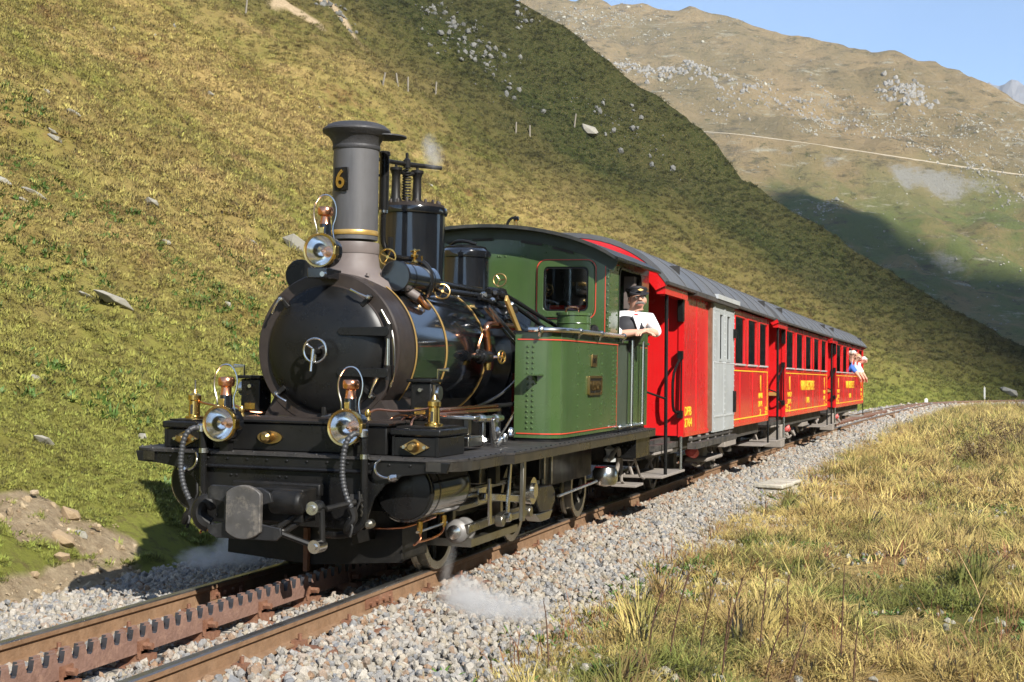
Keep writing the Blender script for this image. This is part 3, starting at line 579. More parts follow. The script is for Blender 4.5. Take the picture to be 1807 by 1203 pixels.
# low dry scrub on the mound by the far end of the verge
M_SCB=mat('scrub_twig',(.13,.08,.04),.85,var=.45,vs=3); M_SCG=mat('scrub_leaf',(.13,.095,.04),.8,var=.5,vs=2)
for k,(x,y,w,h,lb) in enumerate([(4.6,21,1.2,.65,'low dry brown scrub nearest the ballast on the right hand mound'),(5.6,24,1.7,1.0,'tallest dry scrub on the mound at the right picture side'),(6.6,27,1.5,.8,'reddish brown scrub behind the tallest one on the mound'),(5.0,32,1.5,.7,'far scrub on the mound closest to the curving track'),(6.9,22,1.5,.8,'dry scrub cut by the right picture edge'),(6.2,35,1.7,.75,'pale scrub farthest back on the mound')]):
    R=random.Random(700+k); t=empty('dry_shrub',(x,y,float(verge(np.array(x),np.array(y)))-.03),label=lb,cat='shrub',group='dry shrubs on the verge mound'); tw=MB(); lf=MB()
    for _ in range(70):
        a=R.uniform(0,6.283); r=w*.5*math.sqrt(R.random()); p=Vector((r*.6*math.cos(a),r*.6*math.sin(a),0)); q=Vector((r*1.2*math.cos(a)+R.gauss(0,.08),r*1.2*math.sin(a)+R.gauss(0,.08),h*R.uniform(.5,1)*(1-.5*(r/(w*.5))**2))); tw.tube([p,p.lerp(q,.5)+Vector((0,0,.05)),q],[.008,.006,.003],3)
        for _ in range(16):
            f=R.uniform(.35,1.05); c=p.lerp(q,f)+Vector((R.gauss(0,.05),R.gauss(0,.05),R.gauss(0,.04))); u=Vector((R.gauss(0,1),R.gauss(0,1),R.gauss(0,1))).normalized()*.03; v_=Vector((R.gauss(0,1),R.gauss(0,1),R.gauss(0,1))).normalized()*.015; lf.add([c-u,c+v_,c+u,c-v_],[(0,1,2,3)])
    tw.build('branches',M_SCB,t,flat=True); f=lf.build('foliage',M_SCG,t,flat=True); f['kind']='stuff'
# stone culvert head, posts, hut
M_CUL=mat('weathered_stone',(.42,.39,.32),.95,var=.3,vs=6,bump=.6,bs=20,stain=.4,stcol=(.25,.24,.14))
t=empty('stone_culvert',(1.75,12.9,-.44),(0,0,-.15),label='low weathered stone culvert head between ballast and verge',cat='culvert')
for (x0,x1,y0,y1,z0,z1) in((-.34,.04,-.62,-.1,0,.17),(-.34,.04,-.09,.42,0,.19),(-.36,.08,-.64,.0,.175,.24),(-.36,.08,.01,.48,.195,.25),(.05,.2,-.3,.1,-.05,.12)): MB().box(x0,x1,y0,y1,z0,z1).build('block',M_CUL,t,bev=.02)
M_PST=mat('weathered_post',(.22,.195,.155),.9,var=.25,vs=5)
for k,(x,y,h,lean,lb) in enumerate([(-33.64,81.55,.85,.28,'leaning grey fence post above the chimney, first of the row'),(-33.17,83.38,.85,-.2,'brown leaning fence post with a fallen stay beside it'),(-32.86,84.41,.95,0,'upright pale fence post in the middle of the row on the slope'),(-32.39,88.63,.9,.1,'last short fence post of the row above the safety valves'),(-27.95,94.27,.8,.05,'weathered post on the shady spur left of its neighbour'),(-27.22,95.56,.8,0,'thin post on the shady spur nearer the pale boulder'),(-25.22,101.2,1.0,.15,'yellowish post just above the pale square boulder'),(-42.67,78.75,1.0,.12,'small white post near the upper picture edge')]):
    z=float(hill(np.array(x),np.array(y))); o=MB().cyl((0,0,-.3),(lean*h,0,h),.075,.06,7).build('fence_post',M_PST); o.location=(x,y,z); tag(o,lb,'post','posts on the hillside')
M_WPT=mat('white_marker',(.72,.70,.64),.7,var=.1)
for k,(x,y,h,w,lb) in enumerate([(-2.6,70,.55,.16,'white marker post left of the track just past the last carriage'),(2.2,88,.5,.22,'short white marker stone by the track at the start of the far curve'),(6.0,99,.95,.12,'grey white thin post by the far curve of the track')]):
    z=float(hill(np.array(x),np.array(y))); o=MB().prism([(-w/2,-.2),(w/2,-.2),(w/2,h*.85),(0,h),(-w/2,h*.85)],'y',-w*.4,w*.4).build('marker_post',M_WPT,flat=True,bev=.015); o.location=(x,y,z); tag(o,lb,'post','track markers')
# ================================================================ railway track
TR=empty('railway_track',kind='structure')
TY=np.concatenate([np.arange(-14,8,1.),np.arange(8,112,2.)])
def sweep(prof,off,ya,yb,name,mats,top=None,zo=0):
    Y=TY[(TY>ya)&(TY<yb)]; Y=np.concatenate([[ya],Y,[yb]]); R=[]
    for y in Y:
        dx=float(xc(y+.1)-xc(y-.1))/.2; nx=1/math.hypot(1,dx); ny=-dx*nx; c=float(xc(y)); z=float(zt(y))+zo
        R.append([(c+(off+p[0])*nx,y+(off+p[0])*ny,z+p[1]) for p in prof])
    mb=MB(); mb.ring(R); o=mb.build(name,mats,TR,sharp=30)
    if top is not None:
        for p in o.data.polygons:
            if p.normal.z>.6 and p.center.z>-.02+float(zt(p.center.y))+zo: p.material_index=1
    return o
RP=[(-.055,-.135),(.055,-.135),(.055,-.125),(.012,-.112),(.009,-.045),(.03,-.032),(.031,-.008),(.024,0),(-.024,0),(-.031,-.008),(-.03,-.032),(-.009,-.045),(-.012,-.112),(-.055,-.125)]
for off in(-.55,.55): sweep(RP,off,-14,111,'rail',[RLS,RLT],1)
for y in(-.05,11.2,23.0):
    for s in(-1,1):
        for q in(-1,1):
            mb=MB().box(s*.55+q*.012-.008,s*.55+q*.012+.008,y-.22,y+.22,-.105,-.04)
            for k in(-.16,-.055,.055,.16): mb.cyl((s*.55+q*.018,y+k,-.075),(s*.55+q*.04,y+k,-.075),.014,n=6)
            mb.build('fishplate',RUST,TR)
# rack: two toothed lamellae, pitch 0.12, half a pitch apart
def lamella(x,ph):
    P=.12; y0=-13.2; mb=MB(); zb,zr,zt_=-.085,-.0,.048; prof=[]
    n=int(21/P)
    for k in range(n):
        y=y0+ph*P+k*P
        prof+=[(y,zr),(y+.012,zr-.008),(y+.034,zr-.008),(y+.046,zr),(y+.056,zt_),(y+.108,zt_)]
    for i in range(len(prof)-1):
        (a,za),(b2,zb2)=prof[i],prof[i+1]
        mb.add([(x-.0125,a,zb),(x+.0125,a,zb),(x+.0125,b2,zb),(x-.0125,b2,zb),(x-.0125,a,za),(x+.0125,a,za),(x+.0125,b2,zb2),(x-.0125,b2,zb2)],[(0,1,5,4),(1,2,6,5),(2,3,7,6),(3,0,4,7),(4,5,6,7)] if abs(b2-a)>0 else [])
    bm_o=mb.build('rack_bar',[RACK,RCKT],TR,sharp=20)
    for p in bm_o.data.polygons:
        if abs(p.normal.y)>.5 and p.center.z>-.02: p.material_index=1
    return bm_o
lamella(.024,0); lamella(-.024,.5)
for off in(-.024,.024): sweep([(-.0125,-.085),(.0125,-.085),(.0125,.03),(-.0125,.03)],off,7.9,111,'rack_bar',RACK)
sl=None; ch=None; cl=None
for y in np.arange(-6.1,62,.68):
    y=float(y); loc=(float(xc(y)),y,float(zt(y))); rz=-math.atan(float(xc(y+.5)-xc(y-.5)))
    if sl is None:
        sl=MB().prism([(-.13,-.06),(-.10,0),(-.06,.012),(.06,.012),(.10,0),(.13,-.06)],'x',-.88,.88).build('sleeper',RUST,TR,bev=.008)
        ch=MB().box(-.10,.10,-.045,.045,-.005,.05).box(-.05,.05,-.03,.03,.05,.066)
        for s in(-1,1): ch.cyl((s*.04,-.0,.09),(s*.10,0,.09),.02,n=6); ch.box(s*.038-.012*(s<0)-.0,s*.05+.0,-.05,.05,.03,.12)
        ch=ch.build('rack_chair',RUST,TR)
        cl=MB().box(-.11,-.035,-.03,.03,-.005,.035).box(.035,.11,-.03,.03,-.005,.035).cyl((-.075,0,.03),(-.075,0,.07),.013,n=6).cyl((.075,0,.03),(.075,0,.07),.013,n=6).build('rail_clip',RUST,TR)
        sl0,ch0,cl0=sl,ch,cl; a,b_=ch,cl; A_=[sl]; c2=rep(cl)
        objs=(sl,ch,cl,c2)
    else: objs=(rep(sl0),rep(ch0),rep(cl0),rep(cl0))
    q=Matrix.Rotation(rz,3,'Z')
    for o_,dx,dz in zip(objs,(0,0,-.55,.55),(-.150,-.14,-.137,-.137)):
        o_.location=Vector(loc)+q@Vector((dx,0,0))+Vector((0,0,dz)); o_.rotation_euler=(0,0,rz)
# ================================================================ the locomotive
LO=empty('steam_locomotive',(0,0,0),(0,math.radians(.6),0),label='black and green steam rack locomotive with tall grey chimney heading the train',cat='locomotive')
def both(fn,name,m,parent=LO,**k):
    for s in(-1,1):
        mb=MB(); fn(mb,s); mb.build(name,m,parent,**k)
def rivets(name,pts,ax,m,parent,r=.011,h=.008):
    mb=MB()
    for p in pts: mb.lathe([(r,0),(r*.85,h*.6),(r*.4,h)],p,ax,6)
    o=mb.build(name,m,parent); o['kind']='stuff'; return o
CZ=1.56
# frames, beam, plate
both(lambda b,s: b.box(s*.44-.012,s*.44+.012,-.24,5.35,.30,.84),'frame_plate',BLD)
MB().box(-.43,.43,.25,5.3,.45,.80).build('frame_stretcher',BLD,LO)
BP=[(.56,.405),(.575,.50),(.615,.61),(.69,.70),(.80,.755),(.95,.778),(1.10,.785),(1.12,.852)]
MB().prism(BP+[(-x,z) for x,z in BP[::-1]],'y',-.285,-.262).build('buffer_beam',BLM,LO,bev=.004)
rivets('beam_rivet',[(x,-.286,z) for x in np.linspace(-1.0,1.0,15) for z in(.825,)]+[(x,-.286,.45) for x in(-.5,-.42,.42,.5)]+[(x,-.286,.72) for x in(-.40,-.36,-.05,.0)],(0,-1,0),BLM,LO)
PL=[(.98,-.30),(1.06,-.285),(1.12,-.245),(1.165,-.17),(1.19,-.06),(1.20,.08),(1.205,.60),(1.25,.66),(1.25,5.42)]
pl=MB().prism(PL+[(-x,y) for x,y in PL[::-1]],'z',.853,.872).build('running_plate',mat('plate_dusty_black',(.022,.02,.019),.55,var=.3,vs=6,dust=.22,dcol=(.13,.115,.10),bump=.2,bs=80),LO)
both(lambda b,s: [b.add([(s*PL[i][0],PL[i][1],.795),(s*PL[i+1][0],PL[i+1][1],.795),(s*PL[i+1][0],PL[i+1][1],.858),(s*PL[i][0],PL[i][1],.858),(s*(PL[i][0]-.014),PL[i][1],.795),(s*(PL[i+1][0]-.014),PL[i+1][1],.795),(s*(PL[i+1][0]-.014),PL[i+1][1],.851),(s*(PL[i][0]-.014),PL[i][1],.851)],[(0,1,2,3),(7,6,5,4),(0,4,5,1),(3,2,6,7)]) for i in range(len(PL)-1)],'valance',mat('valance_paint',(.020,.018,.015),.28,var=.25,dust=.14,dcol=(.16,.135,.10),vs=3))
rivets('plate_rivet',[(s*1.185,y,.872) for s in(-1,1) for y in np.arange(-.1,.6,.11)]+[(s*1.225,y,.872) for s in(-1,1) for y in np.arange(.75,5.4,.13)]+[(x,-.27,.872) for x in np.arange(-1.0,1.01,.15)],(0,0,1),BLM,LO,.010,.007)
MB().cyl((-.62,-.305,.775),(.60,-.305,.775),.014,n=8).build('beam_pipe',BLM,LO)
MB().prism([(-.64,.37),(.64,.37),(.645,.15),(.0,.10),(-.645,.15)],'y',.14,.155).build('pilot_board',BLD,LO,bev=.004)
both(lambda b,s: b.box(s*.63-.007,s*.63+.007,.16,.62,.16,.37),'pilot_side',BLD)
MB().box(-.05,-.02,.09,.135,.06,.35).build('pilot_bracket',RUST,LO)
MB().tube([(-.15,.125,.375),(.3,.125,.37),(.62,.13,.375),(.70,.25,.40),(.72,.55,.42)],.009,6,smooth=1).build('copper_drain_pipe',COP,LO)
# front chests on the plate
cb=MB().box(-.63,.63,-.13,.28,.872,1.06).build('front_chest',BLM,LO,bev=.01)
MB().box(-.645,.645,-.145,.29,1.06,1.078).build('chest_lid',BLM,cb,bev=.004)
MB().box(-.66,.66,-.12,.2,1.078,1.094).build('chest_strip',SMK,cb)
for s in(-1,1):
    v=MB().box(min(s*.67,s*.99),max(s*.67,s*.99),-.135,.36,.872,1.0).build('valve_chest',BLM,LO,bev=.008)
    MB().box(min(s*.655,s*1.005),max(s*.655,s*1.005),-.15,.375,1.003,1.052).build('chest_cover',BLM,v,bev=.012)
    MB().box(min(s*.69,s*.97),max(s*.69,s*.97),-.11,.33,1.054,1.064).build('chest_top',BLD,v)
    for q in(-1,1): MB().box(s*.83+q*.15-.008,s*.83+q*.15+.008,-.142,-.135,.875,1.0).build('corner_strip',BLM,v)
    d=MB().prism([(s*.83-.10,.935),(s*.83,.885),(s*.83+.10,.935),(s*.83,.988)],'y',-.15,-.136).lathe([(.038,0),(.032,.05),(.02,.065)],(s*.83-.005,-.15,.937),(0,-1,0),14).build('brass_flange',BNZ,v)
    for q in(-1,1): MB().lathe([(.014,0),(.012,.018)],(s*.83+q*.07,-.15,.935),(0,-1,0),6).build('flange_nut',STL,d)
d=MB().prism([(-.20+.09*math.cos(k*.3142),.965+.042*math.sin(k*.3142)) for k in range(20)],'y',-.145,-.131).lathe([(.04,0),(.036,.06),(.02,.075)],(-.205,-.145,.967),(0,-1,0),14).build('brass_flange',BNZ,cb)
# cylinders
for s in(-1,1):
    c=MB().lathe([(.195,-.012),(.205,0),(.205,.70),(.195,.712)],(s*.75,-.1,.648),(0,1,0),40).build('cylinder',BLK,LO)
    for y in(.0,.58): MB().lathe([(.2065,0),(.2065,.02)],(s*.75,y,.648),(0,1,0),40,False,False).build('cylinder_band',BLM,c)
    MB().lathe([(.19,.012),(.19,0),(.18,-.012),(.10,-.022),(.001,-.026)],(s*.75,-.113,.648),(0,1,0),40,False,False).build('cylinder_cover',BLM,c)
    MB().box(min(s*.46,s*.62),max(s*.46,s*.62),.0,.55,.50,.80).build('cylinder_saddle',BLD,c)
    for y in(.05,.5): MB().lathe([(.02,0),(.02,.06),(.012,.08)],(s*.80,y,.44),(0,0,-1),8).build('drain_cock',BRS,c)
    MB().cyl((s*.80,.0,.375),(s*.80,.56,.385),.009,n=8).build('drain_rod',STL,c)
    MB().tube([(s*.8,.05,.38),(s*.8,.08,.32),(s*.78,.0,.29)],.008,6,smooth=1).tube([(s*.8,.5,.38),(s*.8,.5,.33),(s*.79,.38,.30),(s*.78,.1,.30)],.008,6,smooth=1).build('drain_pipe',COP,c)
    lc=MB().lathe([(.0,-.01),(.05,-.012),(.07,0),(.085,.02),(.085,.05),(.07,.055),(.07,.16),(.085,.165),(.085,.2)],(s*.80,.74,.30),(0,1,0),24).build('rack_cylinder',mat('dull_silver',(.22,.21,.2),.5,.5,stain=.5) if s<0 else bpy.data.materials['dull_silver'],LO)
    MB().lathe([(.05,0),(.05,-.02),(.02,-.03)],(s*.80,.73,.30),(0,1,0),16).build('cylinder_boss',STL,lc)
    MB().box(min(s*.55,s*.9),max(s*.55,s*.9),.8,1.9,.19,.245).build('lower_frame_bar',CRM,LO)
# motion, each side
for s in(-1,1):
    def B(nm,m,*a,**k): return MB().box(min(s*a[0],s*a[1]),max(s*a[0],s*a[1]),*a[2:]).build(nm,m,LO,bev=.004)
    B('guide_bar',CRM,.80,.86,.66,2.2,.565,.60); B('guide_bar',CRM,.80,.86,.66,2.2,.455,.49)
    MB().cyl((s*.80,.62,.53),(s*.80,1.05,.53),.022,n=10).build('piston_rod',STL,LO)
    x=B('crosshead',STL,.77,.88,1.0,1.18,.47,.59)
    MB().obox((s*.93,1.6,.47),(.035,1.3,.055),Matrix.Rotation(-.10,3,'X')).build('connecting_rod',STL,LO,bev=.006)
    MB().obox((s*.88,1.7,.34),(.04,1.9,.06),Matrix.Rotation(.02,3,'X')).build('coupling_rod',CRM,LO,bev=.006)
    MB().obox((s*.98,1.55,.345),(.035,.75,.05),Matrix.Rotation(.0,3,'X')).cyl((s*.95,1.2,.345),(s*1.01,1.2,.345),.045,n=12).cyl((s*.95,1.9,.345),(s*1.01,1.9,.345),.045,n=12).build('drive_link',CRM,LO,bev=.006)
    MB().obox((s*1.0,1.33,.56),(.022,.05,.44),Matrix.Rotation(-.12,3,'X')).cyl((s*.97,1.3,.36),(s*1.03,1.3,.36),.035,n=10).build('valve_lever',STL,LO,bev=.006)
    MB().obox((s*.97,.98,.50),(.02,.045,.34),Matrix.Rotation(.08,3,'X')).build('combination_lever',STL,LO,bev=.005)
    MB().cyl((s*.86,1.98,.50),(s*1.0,1.98,.50),.105,n=24).cyl((s*1.0,1.98,.50),(s*1.02,1.98,.50),.06,n=16).build('axle_drum',STL,LO)
    MB().prism([(2.15,.42),(2.2,.36),(2.3,.30),(2.62,.29),(2.72,.36),(2.72,.44),(2.62,.50),(2.25,.51)],'x',s*.90-.07,s*.90+.07).build('gear_case',BLM,LO,bev=.01)
    MB().prism([(2.2,.29),(2.35,.22),(2.6,.22),(2.7,.29)],'x',s*.90-.06,s*.90+.06).build('gear_case_sump',CRM,LO,bev=.008)
    for yy in(2.28,2.42,2.56): MB().cyl((s*.90,yy,.50),(s*.90,yy,.545),.022,n=6).build('case_nut',STL,LO)
    MB().cyl((s*1.0,2.7,.40),(s*1.0,4.0,.43),.014,n=8).build('brake_pull_rod',STL,LO)
    B('support_strut',CRM,1.16,1.19,1.08,1.14,.36,.80)
    B('cross_bracket',BLD,.75,1.0,1.02,1.12,.62,.85); B('valve_spindle_box',CRM,.80,.94,.85,1.05,.63,.77)
    B('inspection_plate',mat('frame_grey',(.10,.095,.085),.5),.62,.64,1.85,2.2,.55,.78)
    B('ash_pan_side',BLD,.62,.76,2.95,4.75,.43,.80)
    for q in(3.05,3.28): MB().box(min(s*.76,s*.775),max(s*.76,s*.775),q,q+.04,.45,.8).build('hanger_bar',CRM,LO)
    MB().lathe([(.02,.0),(.1,.02),(.12,.06),(.12,.14),(.1,.18)],(s*.98,4.42,.35),(0,0,1),20).build('brake_cylinder',STL,LO)
    MB().lathe([(.06,0),(.06,.03),(.03,.06),(.035,.10),(.05,.12),(.0,.16)],(s*1.0,4.5,.58),(0,0,1),14).build('brake_valve',ALU,LO)
    MB().tube([(s*1.02,4.4,.6),(s*1.06,4.55,.72),(s*1.04,4.75,.66),(s*1.0,4.85,.5),(s*.98,4.7,.38)],.022,8,smooth=2).build('brake_hose',STPW,LO)
    B('rear_box',BLM,.88,1.2,4.75,5.38,.60,.84)
    MB().tube([(s*1.0,5.0,.6),(s*1.0,5.02,.36),(s*1.0,5.2,.30)],.016,6).tube([(s*1.08,5.2,.6),(s*1.08,5.5,.38),(s*1.08,5.7,.34)],.014,6).build('step_hanger',STPW,LO)
    B('cab_step',STPW,.9,1.15,5.0,5.35,.30,.325)
# wheels
for y,r in((.95,.345),(2.72,.345),(4.88,.30)):
    for s in(-1,1):
        w=empty('wheel',(s*.55,y,r)); w.parent=LO
        MB().lathe([(r-.06,-.05),(r+.02,-.052),(r+.024,-.03),(r,-.015),(r-.004,.055),(r-.06,.055)],(0,0,0),(s,0,0),36,False,False).lathe([(r-.06,.055),(r-.06,-.05)],(0,0,0),(s,0,0),36,False,False).build('tyre',CRM,w)
        mb=MB().lathe([(.075,-.05),(.075,.07),(.04,.08)],(0,0,0),(s,0,0),18)
        for k in range(9):
            a=k*2*math.pi/9; mb.tube([(0,.05*math.cos(a),.05*math.sin(a)),(s*.0,(r-.05)*math.cos(a),(r-.05)*math.sin(a))],.021,6)
        mb.build('spokes',BLD,w)
# smokebox, boiler
sb=MB().lathe([(.52,0),(.53,.012),(.53,.36)],(0,.30,CZ),(0,1,0),72).build('smokebox',SMK,LO)
MB().prism([(-.47,1.09),(.47,1.09),(.40,1.22),(.36,1.3),(-.36,1.3),(-.40,1.22)],'y',.305,.9).build('smokebox_saddle',SMK,LO)
MB().lathe([(.43,.0),(.435,-.012),(.40,-.042),(.30,-.068),(.15,-.083),(.001,-.088)],(0,.297,CZ-.005),(0,1,0),72,True,False).build('smokebox_door',BLM,sb)
MB().torus((0,.297,CZ-.005),(0,1,0),.437,.009,72,8).build('door_rim',SMK,sb)
MB().lathe([(.537,0),(.539,.006),(.539,.024),(.537,.03)],(0,.60,CZ),(0,1,0),72,False,False).build('gold_band',GLD,LO)
MB().lathe([(.53,0),(.53,2.55)],(0,.631,CZ),(0,1,0),72).build('boiler',BLK,LO)
for y in(1.22,2.13): MB().lathe([(.533,0),(.536,.005),(.536,.03),(.533,.035)],(0,y,CZ),(0,1,0),72,False,False).build('gold_band',GLD,LO)
MB().lathe([(.60,0),(.615,.03),(.615,1.15)],(0,2.62,CZ-.02),(0,1,0),64).build('firebox',BLK,LO)
MB().box(-.60,.60,2.64,3.7,.875,1.5).build('firebox_side',BLM,LO)
MB().box(-.40,.40,.9,2.7,.86,1.1).build('boiler_support',BLD,LO)
# door furniture
h=MB().lathe([(.05,0),(.05,.03),(.03,.04),(.03,.10),(.02,.13)],(0,.215,CZ-.015),(0,-1,0),16).build('door_hub',BLM,sb)
hw=MB().torus((0,.105,CZ-.015),(0,1,0),.082,.0095,36,8)
for k in range(3): a=k*2.094+.5; hw.tube([(0,.11,CZ-.015),(.08*math.cos(a),.106,CZ-.015+.08*math.sin(a))],.008,6)
hw.build('door_handwheel',STL,h)
MB().tube([(-.005,.085,CZ-.005),(-.01,.075,CZ-.09),(-.012,.07,CZ-.155)],[.014,.010,.012],8).build('door_handle',STL,h)
for z in(CZ+.125,CZ-.155):
    MB().prism([(.13,z-.032),(.47,z-.036),(.49,z-.02),(.49,z+.02),(.47,z+.03),(.13,z+.02),(.11,z-.005)],'y',.205,.228).build('hinge_strap',BLM,sb,bev=.004)
    MB().cyl((.475,.235,z-.05),(.475,.235,z+.05),.026,n=12).build('hinge_knuckle',BLD,sb)
MB().cyl((.475,.235,CZ-.2),(.475,.235,CZ+.17),.011,n=10).build('hinge_pin',STL,sb)
for a,l in((135,.11),(222,.10),(318,.14),(48,.13),(270,.08)):
    t=math.radians(a); c=Vector((.475*math.cos(t),.27,CZ+.475*math.sin(t))); i=Vector((.475*math.cos(t)*.82,.215,CZ+.475*math.sin(t)*.82))
    d=MB().obox(c*.94+Vector((0,.27,CZ))*.06,(.03,.035,.10),Matrix.Rotation(-(t-math.pi/2),3,'Y')).build('door_clamp',BLD,sb,bev=.004)
    MB().lathe([(.018,0),(.018,.035),(.010,.045)],c,(0,-1,0),8).build('clamp_nut',STL,d)
    MB().tube([c+Vector((0,-.045,0)),c+Vector((math.cos(t+1.9)*l*.5,-.06,math.sin(t+1.9)*l*.5)),c+Vector((math.cos(t+1.9)*l,-.05,math.sin(t+1.9)*l))],[.008,.007,.010],6).build('clamp_handle',STL,d)
MB().tube([(.40,.285,CZ+.27),(.50,.27,CZ+.12),(.515,.27,CZ-.15),(.48,.28,CZ-.25)],.007,6,smooth=2).build('door_pipe',STL,sb)
# chimney
CY=.72
ch=MB().lathe([(.165,0),(.162,.68)],(0,CY,2.345),(0,0,1),48).build('chimney',GRY,LO)
MB().lathe([(.33,-.06),(.30,.0),(.225,.05),(.185,.11),(.172,.20)],(0,CY,2.045),(0,0,1),48,False,False).build('chimney_base',CHB,ch)
MB().lathe([(.176,0),(.178,.008),(.178,.072),(.176,.08)],(0,CY,2.245),(0,0,1),48).build('chimney_ring',CHB,ch)
MB().lathe([(.168,0),(.170,.003),(.170,.032),(.168,.035)],(0,CY,2.375),(0,0,1),48,False,False).build('gold_band',GLD,ch)
MB().lathe([(.168,-.01),(.172,.0),(.172,.012),(.168,.02),(.175,.05),(.20,.085),(.238,.11),(.245,.122),(.242,.135),(.205,.165),(.17,.178),(.16,.175),(.15,.10)],(0,CY,3.0),(0,0,1),48,False,False).build('chimney_cap',CAP,ch)
MB().lathe([(.13,0),(.15,.004),(.15,.014),(.001,.03)],(.185,CY+.10,3.088),(0,0,1),32).build('chimney_lid',CAP,ch)
for k in range(8): a=k*.785; MB().lathe([(.016,0),(.014,.02)],(.27*math.cos(a),CY+.27*math.sin(a),2.075),(0,0,1),6).build('base_bolt',CHB,ch)
pa=math.radians(-102); pc=Vector((.172*math.cos(pa),CY+.172*math.sin(pa),2.765)); pn=Vector((math.cos(pa),math.sin(pa),0)); pr=Vector((-pn.y,pn.x,0))
PM=Matrix((pr,Vector((0,0,1)),pn)).transposed()
npl=MB().obox(pc+pn*.002,(.115,.165,.012),PM).build('number_plate',BLM,ch,bev=.003)
text('number_six','6',pc+pn*.012,.075,.135,PM,BRS,npl,.012,.02)
# steam dome and valves
DY=1.83
dm=MB().lathe([(.30,-.15),(.265,.0),(.262,.52),(.262,.58),(.278,.585),(.285,.61),(.278,.635),(.262,.64)],(0,DY,2.06),(0,0,1),56).build('steam_dome',BLK,LO)
MB().lathe([(.255,0),(.255,.02),(.17,.028),(.17,.04),(.001,.045)],(0,DY,2.70),(0,0,1),48).build('dome_top',SMK,dm)
for k in range(18): a=k*math.pi/9; MB().lathe([(.013,0),(.013,.025),(.008,.035)],(.215*math.cos(a),DY+.215*math.sin(a),2.72),(0,0,1),6).build('dome_bolt',SMK,dm)
for x,y in((-.09,1.70),(.01,1.90)): MB().lathe([(.055,0),(.05,.02),(.036,.05),(.032,.2),(.04,.245),(.05,.255),(.05,.275),(.03,.28)],(x,y,2.73),(0,0,1),18).build('safety_valve',BLD,dm)
P=[]; 
for k in range(11*10): a=k*2*math.pi/10; P.append((-.04+.03*math.cos(a),1.80+.03*math.sin(a),2.76+k*.0022))
MB().tube(P,.007,6).build('valve_spring',BLD,dm)
MB().tube([(-.22,1.44,3.05),(-.04,1.80,3.045),(.13,2.12,3.055)],[.012,.02,.016],8).build('valve_lever',BLD,dm)
MB().lathe([(.03,-.03),(.03,.03),(.012,.05),(.012,.085),(.0,.095)],(-.04,1.80,3.045),(0,0,1),10).build('lever_boss',BLD,dm)
MB().tube([(-.09,1.70,2.99),(-.04,1.8,2.96),(.01,1.9,2.99)],.016,8).cyl((-.04,1.8,2.94),(-.04,1.8,3.04),.012).build('lever_link',BLD,dm)
MB().cyl((-.09,1.70,2.99),(-.09,1.70,3.05),.012,n=8).cyl((.01,1.9,2.99),(.01,1.9,3.05),.012,n=8).build('valve_pin',BLD,dm)
# air pump exhaust pipe in front of the dome
tp=MB().lathe([(.036,0),(.036,.40),(.041,.405),(.041,.43),(.036,.435)],(.07,1.08,2.60),(0,0,1),18).build('exhaust_pipe',BLM,LO)
MB().lathe([(.02,-.03),(.034,-.02),(.034,0)],(.07,1.08,2.60),(0,0,1),14).build('pipe_union',STL,tp)
MB().tube([(.07,1.08,2.60),(.065,1.08,2.42),(.075,1.08,2.34),(.12,1.08,2.27),(.20,1.08,2.245),(.33,1.08,2.235),(.41,1.1,2.20),(.45,1.1,2.12),(.45,1.1,2.03),(.42,1.1,1.96)],.021,10,smooth=2).build('pipe_bend',BLM,tp)
MB().box(.12,.14,1.05,1.11,2.25,2.40).cyl((-.02,1.08,2.86),(.06,1.08,2.86),.01,n=6).build('pipe_bracket',BLD,tp)
# air tanks either side of the chimney
for s,y0,y1 in((1,.66,1.28),(-1,.55,1.2)):
    a=MB().lathe([(.0,-.004),(.105,-.004),(.113,.006),(.113,y1-y0-.006),(.105,y1-y0)],(s*.345,y0,2.085),(0,1,0),32).build('air_tank',BLK if s>0 else BLM,LO)
    for y in(y0+.12,y1-.12): MB().lathe([(.1145,0),(.1145,.02)],(s*.345,y,2.085),(0,1,0),32,False,False).build('tank_strap',BLM,a)
    MB().box(s*.30-.05,s*.30+.05,y0+.1,y0+.16,1.97,2.05).box(s*.30-.05,s*.30+.05,y1-.16,y1-.1,1.97,2.05).build('tank_bracket',BLM,a)
    if s<0: MB().tube([(-.23,.56,2.15),(-.21,.54,2.06),(-.16,.52,2.02),(-.08,.5,2.04)],.008,6,smooth=1).build('tank_pipe',STL,a)
vb=MB().lathe([(.012,0),(.03,.02),(.012,.045),(.028,.06),(.03,.075),(.012,.09),(.02,.105),(.0,.125)],(.33,1.06,2.19),(0,0,1),12).build('brass_valve',BRS,LO)
MB().cyl((.30,1.06,2.29),(.37,1.06,2.30),.008,n=6).cyl((.38,1.08,2.2),(.38,1.08,2.26),.008,n=6).build('valve_tee',BRS,vb)
MB().lathe([(.03,-.05),(.035,0),(.03,.06)],(.40,.83,1.975),(.8,.3,-.5),12).build('elbow_casting',CHB,LO)
MB().tube([(.41,.84,1.97),(.45,.86,1.94),(.465,.92,1.89),(.47,1.0,1.88)],.024,10,smooth=1).build('copper_elbow',COP,LO)
MB().tube([(.33,.74,1.99),(.36,.70,2.0),(.39,.70,2.02),(.42,.75,2.0)],.009,6,smooth=1).build('drain_handle',STL,LO)
def handwheel(nm,c,ax,R,m,parent,spk=4):
    b=MB().torus(c,ax,R,R*.13,24,8); ax=Vector(ax).normalized(); u=ax.orthogonal().normalized(); w=ax.cross(u)
    for k in range(spk): a=k*2*math.pi/spk+.4; b.tube([Vector(c),Vector(c)+(u*math.cos(a)+w*math.sin(a))*R],R*.1,6)
    b.lathe([(R*.2,-R*.3),(R*.2,R*.3)],c,ax,8); return b.build(nm,m,parent)
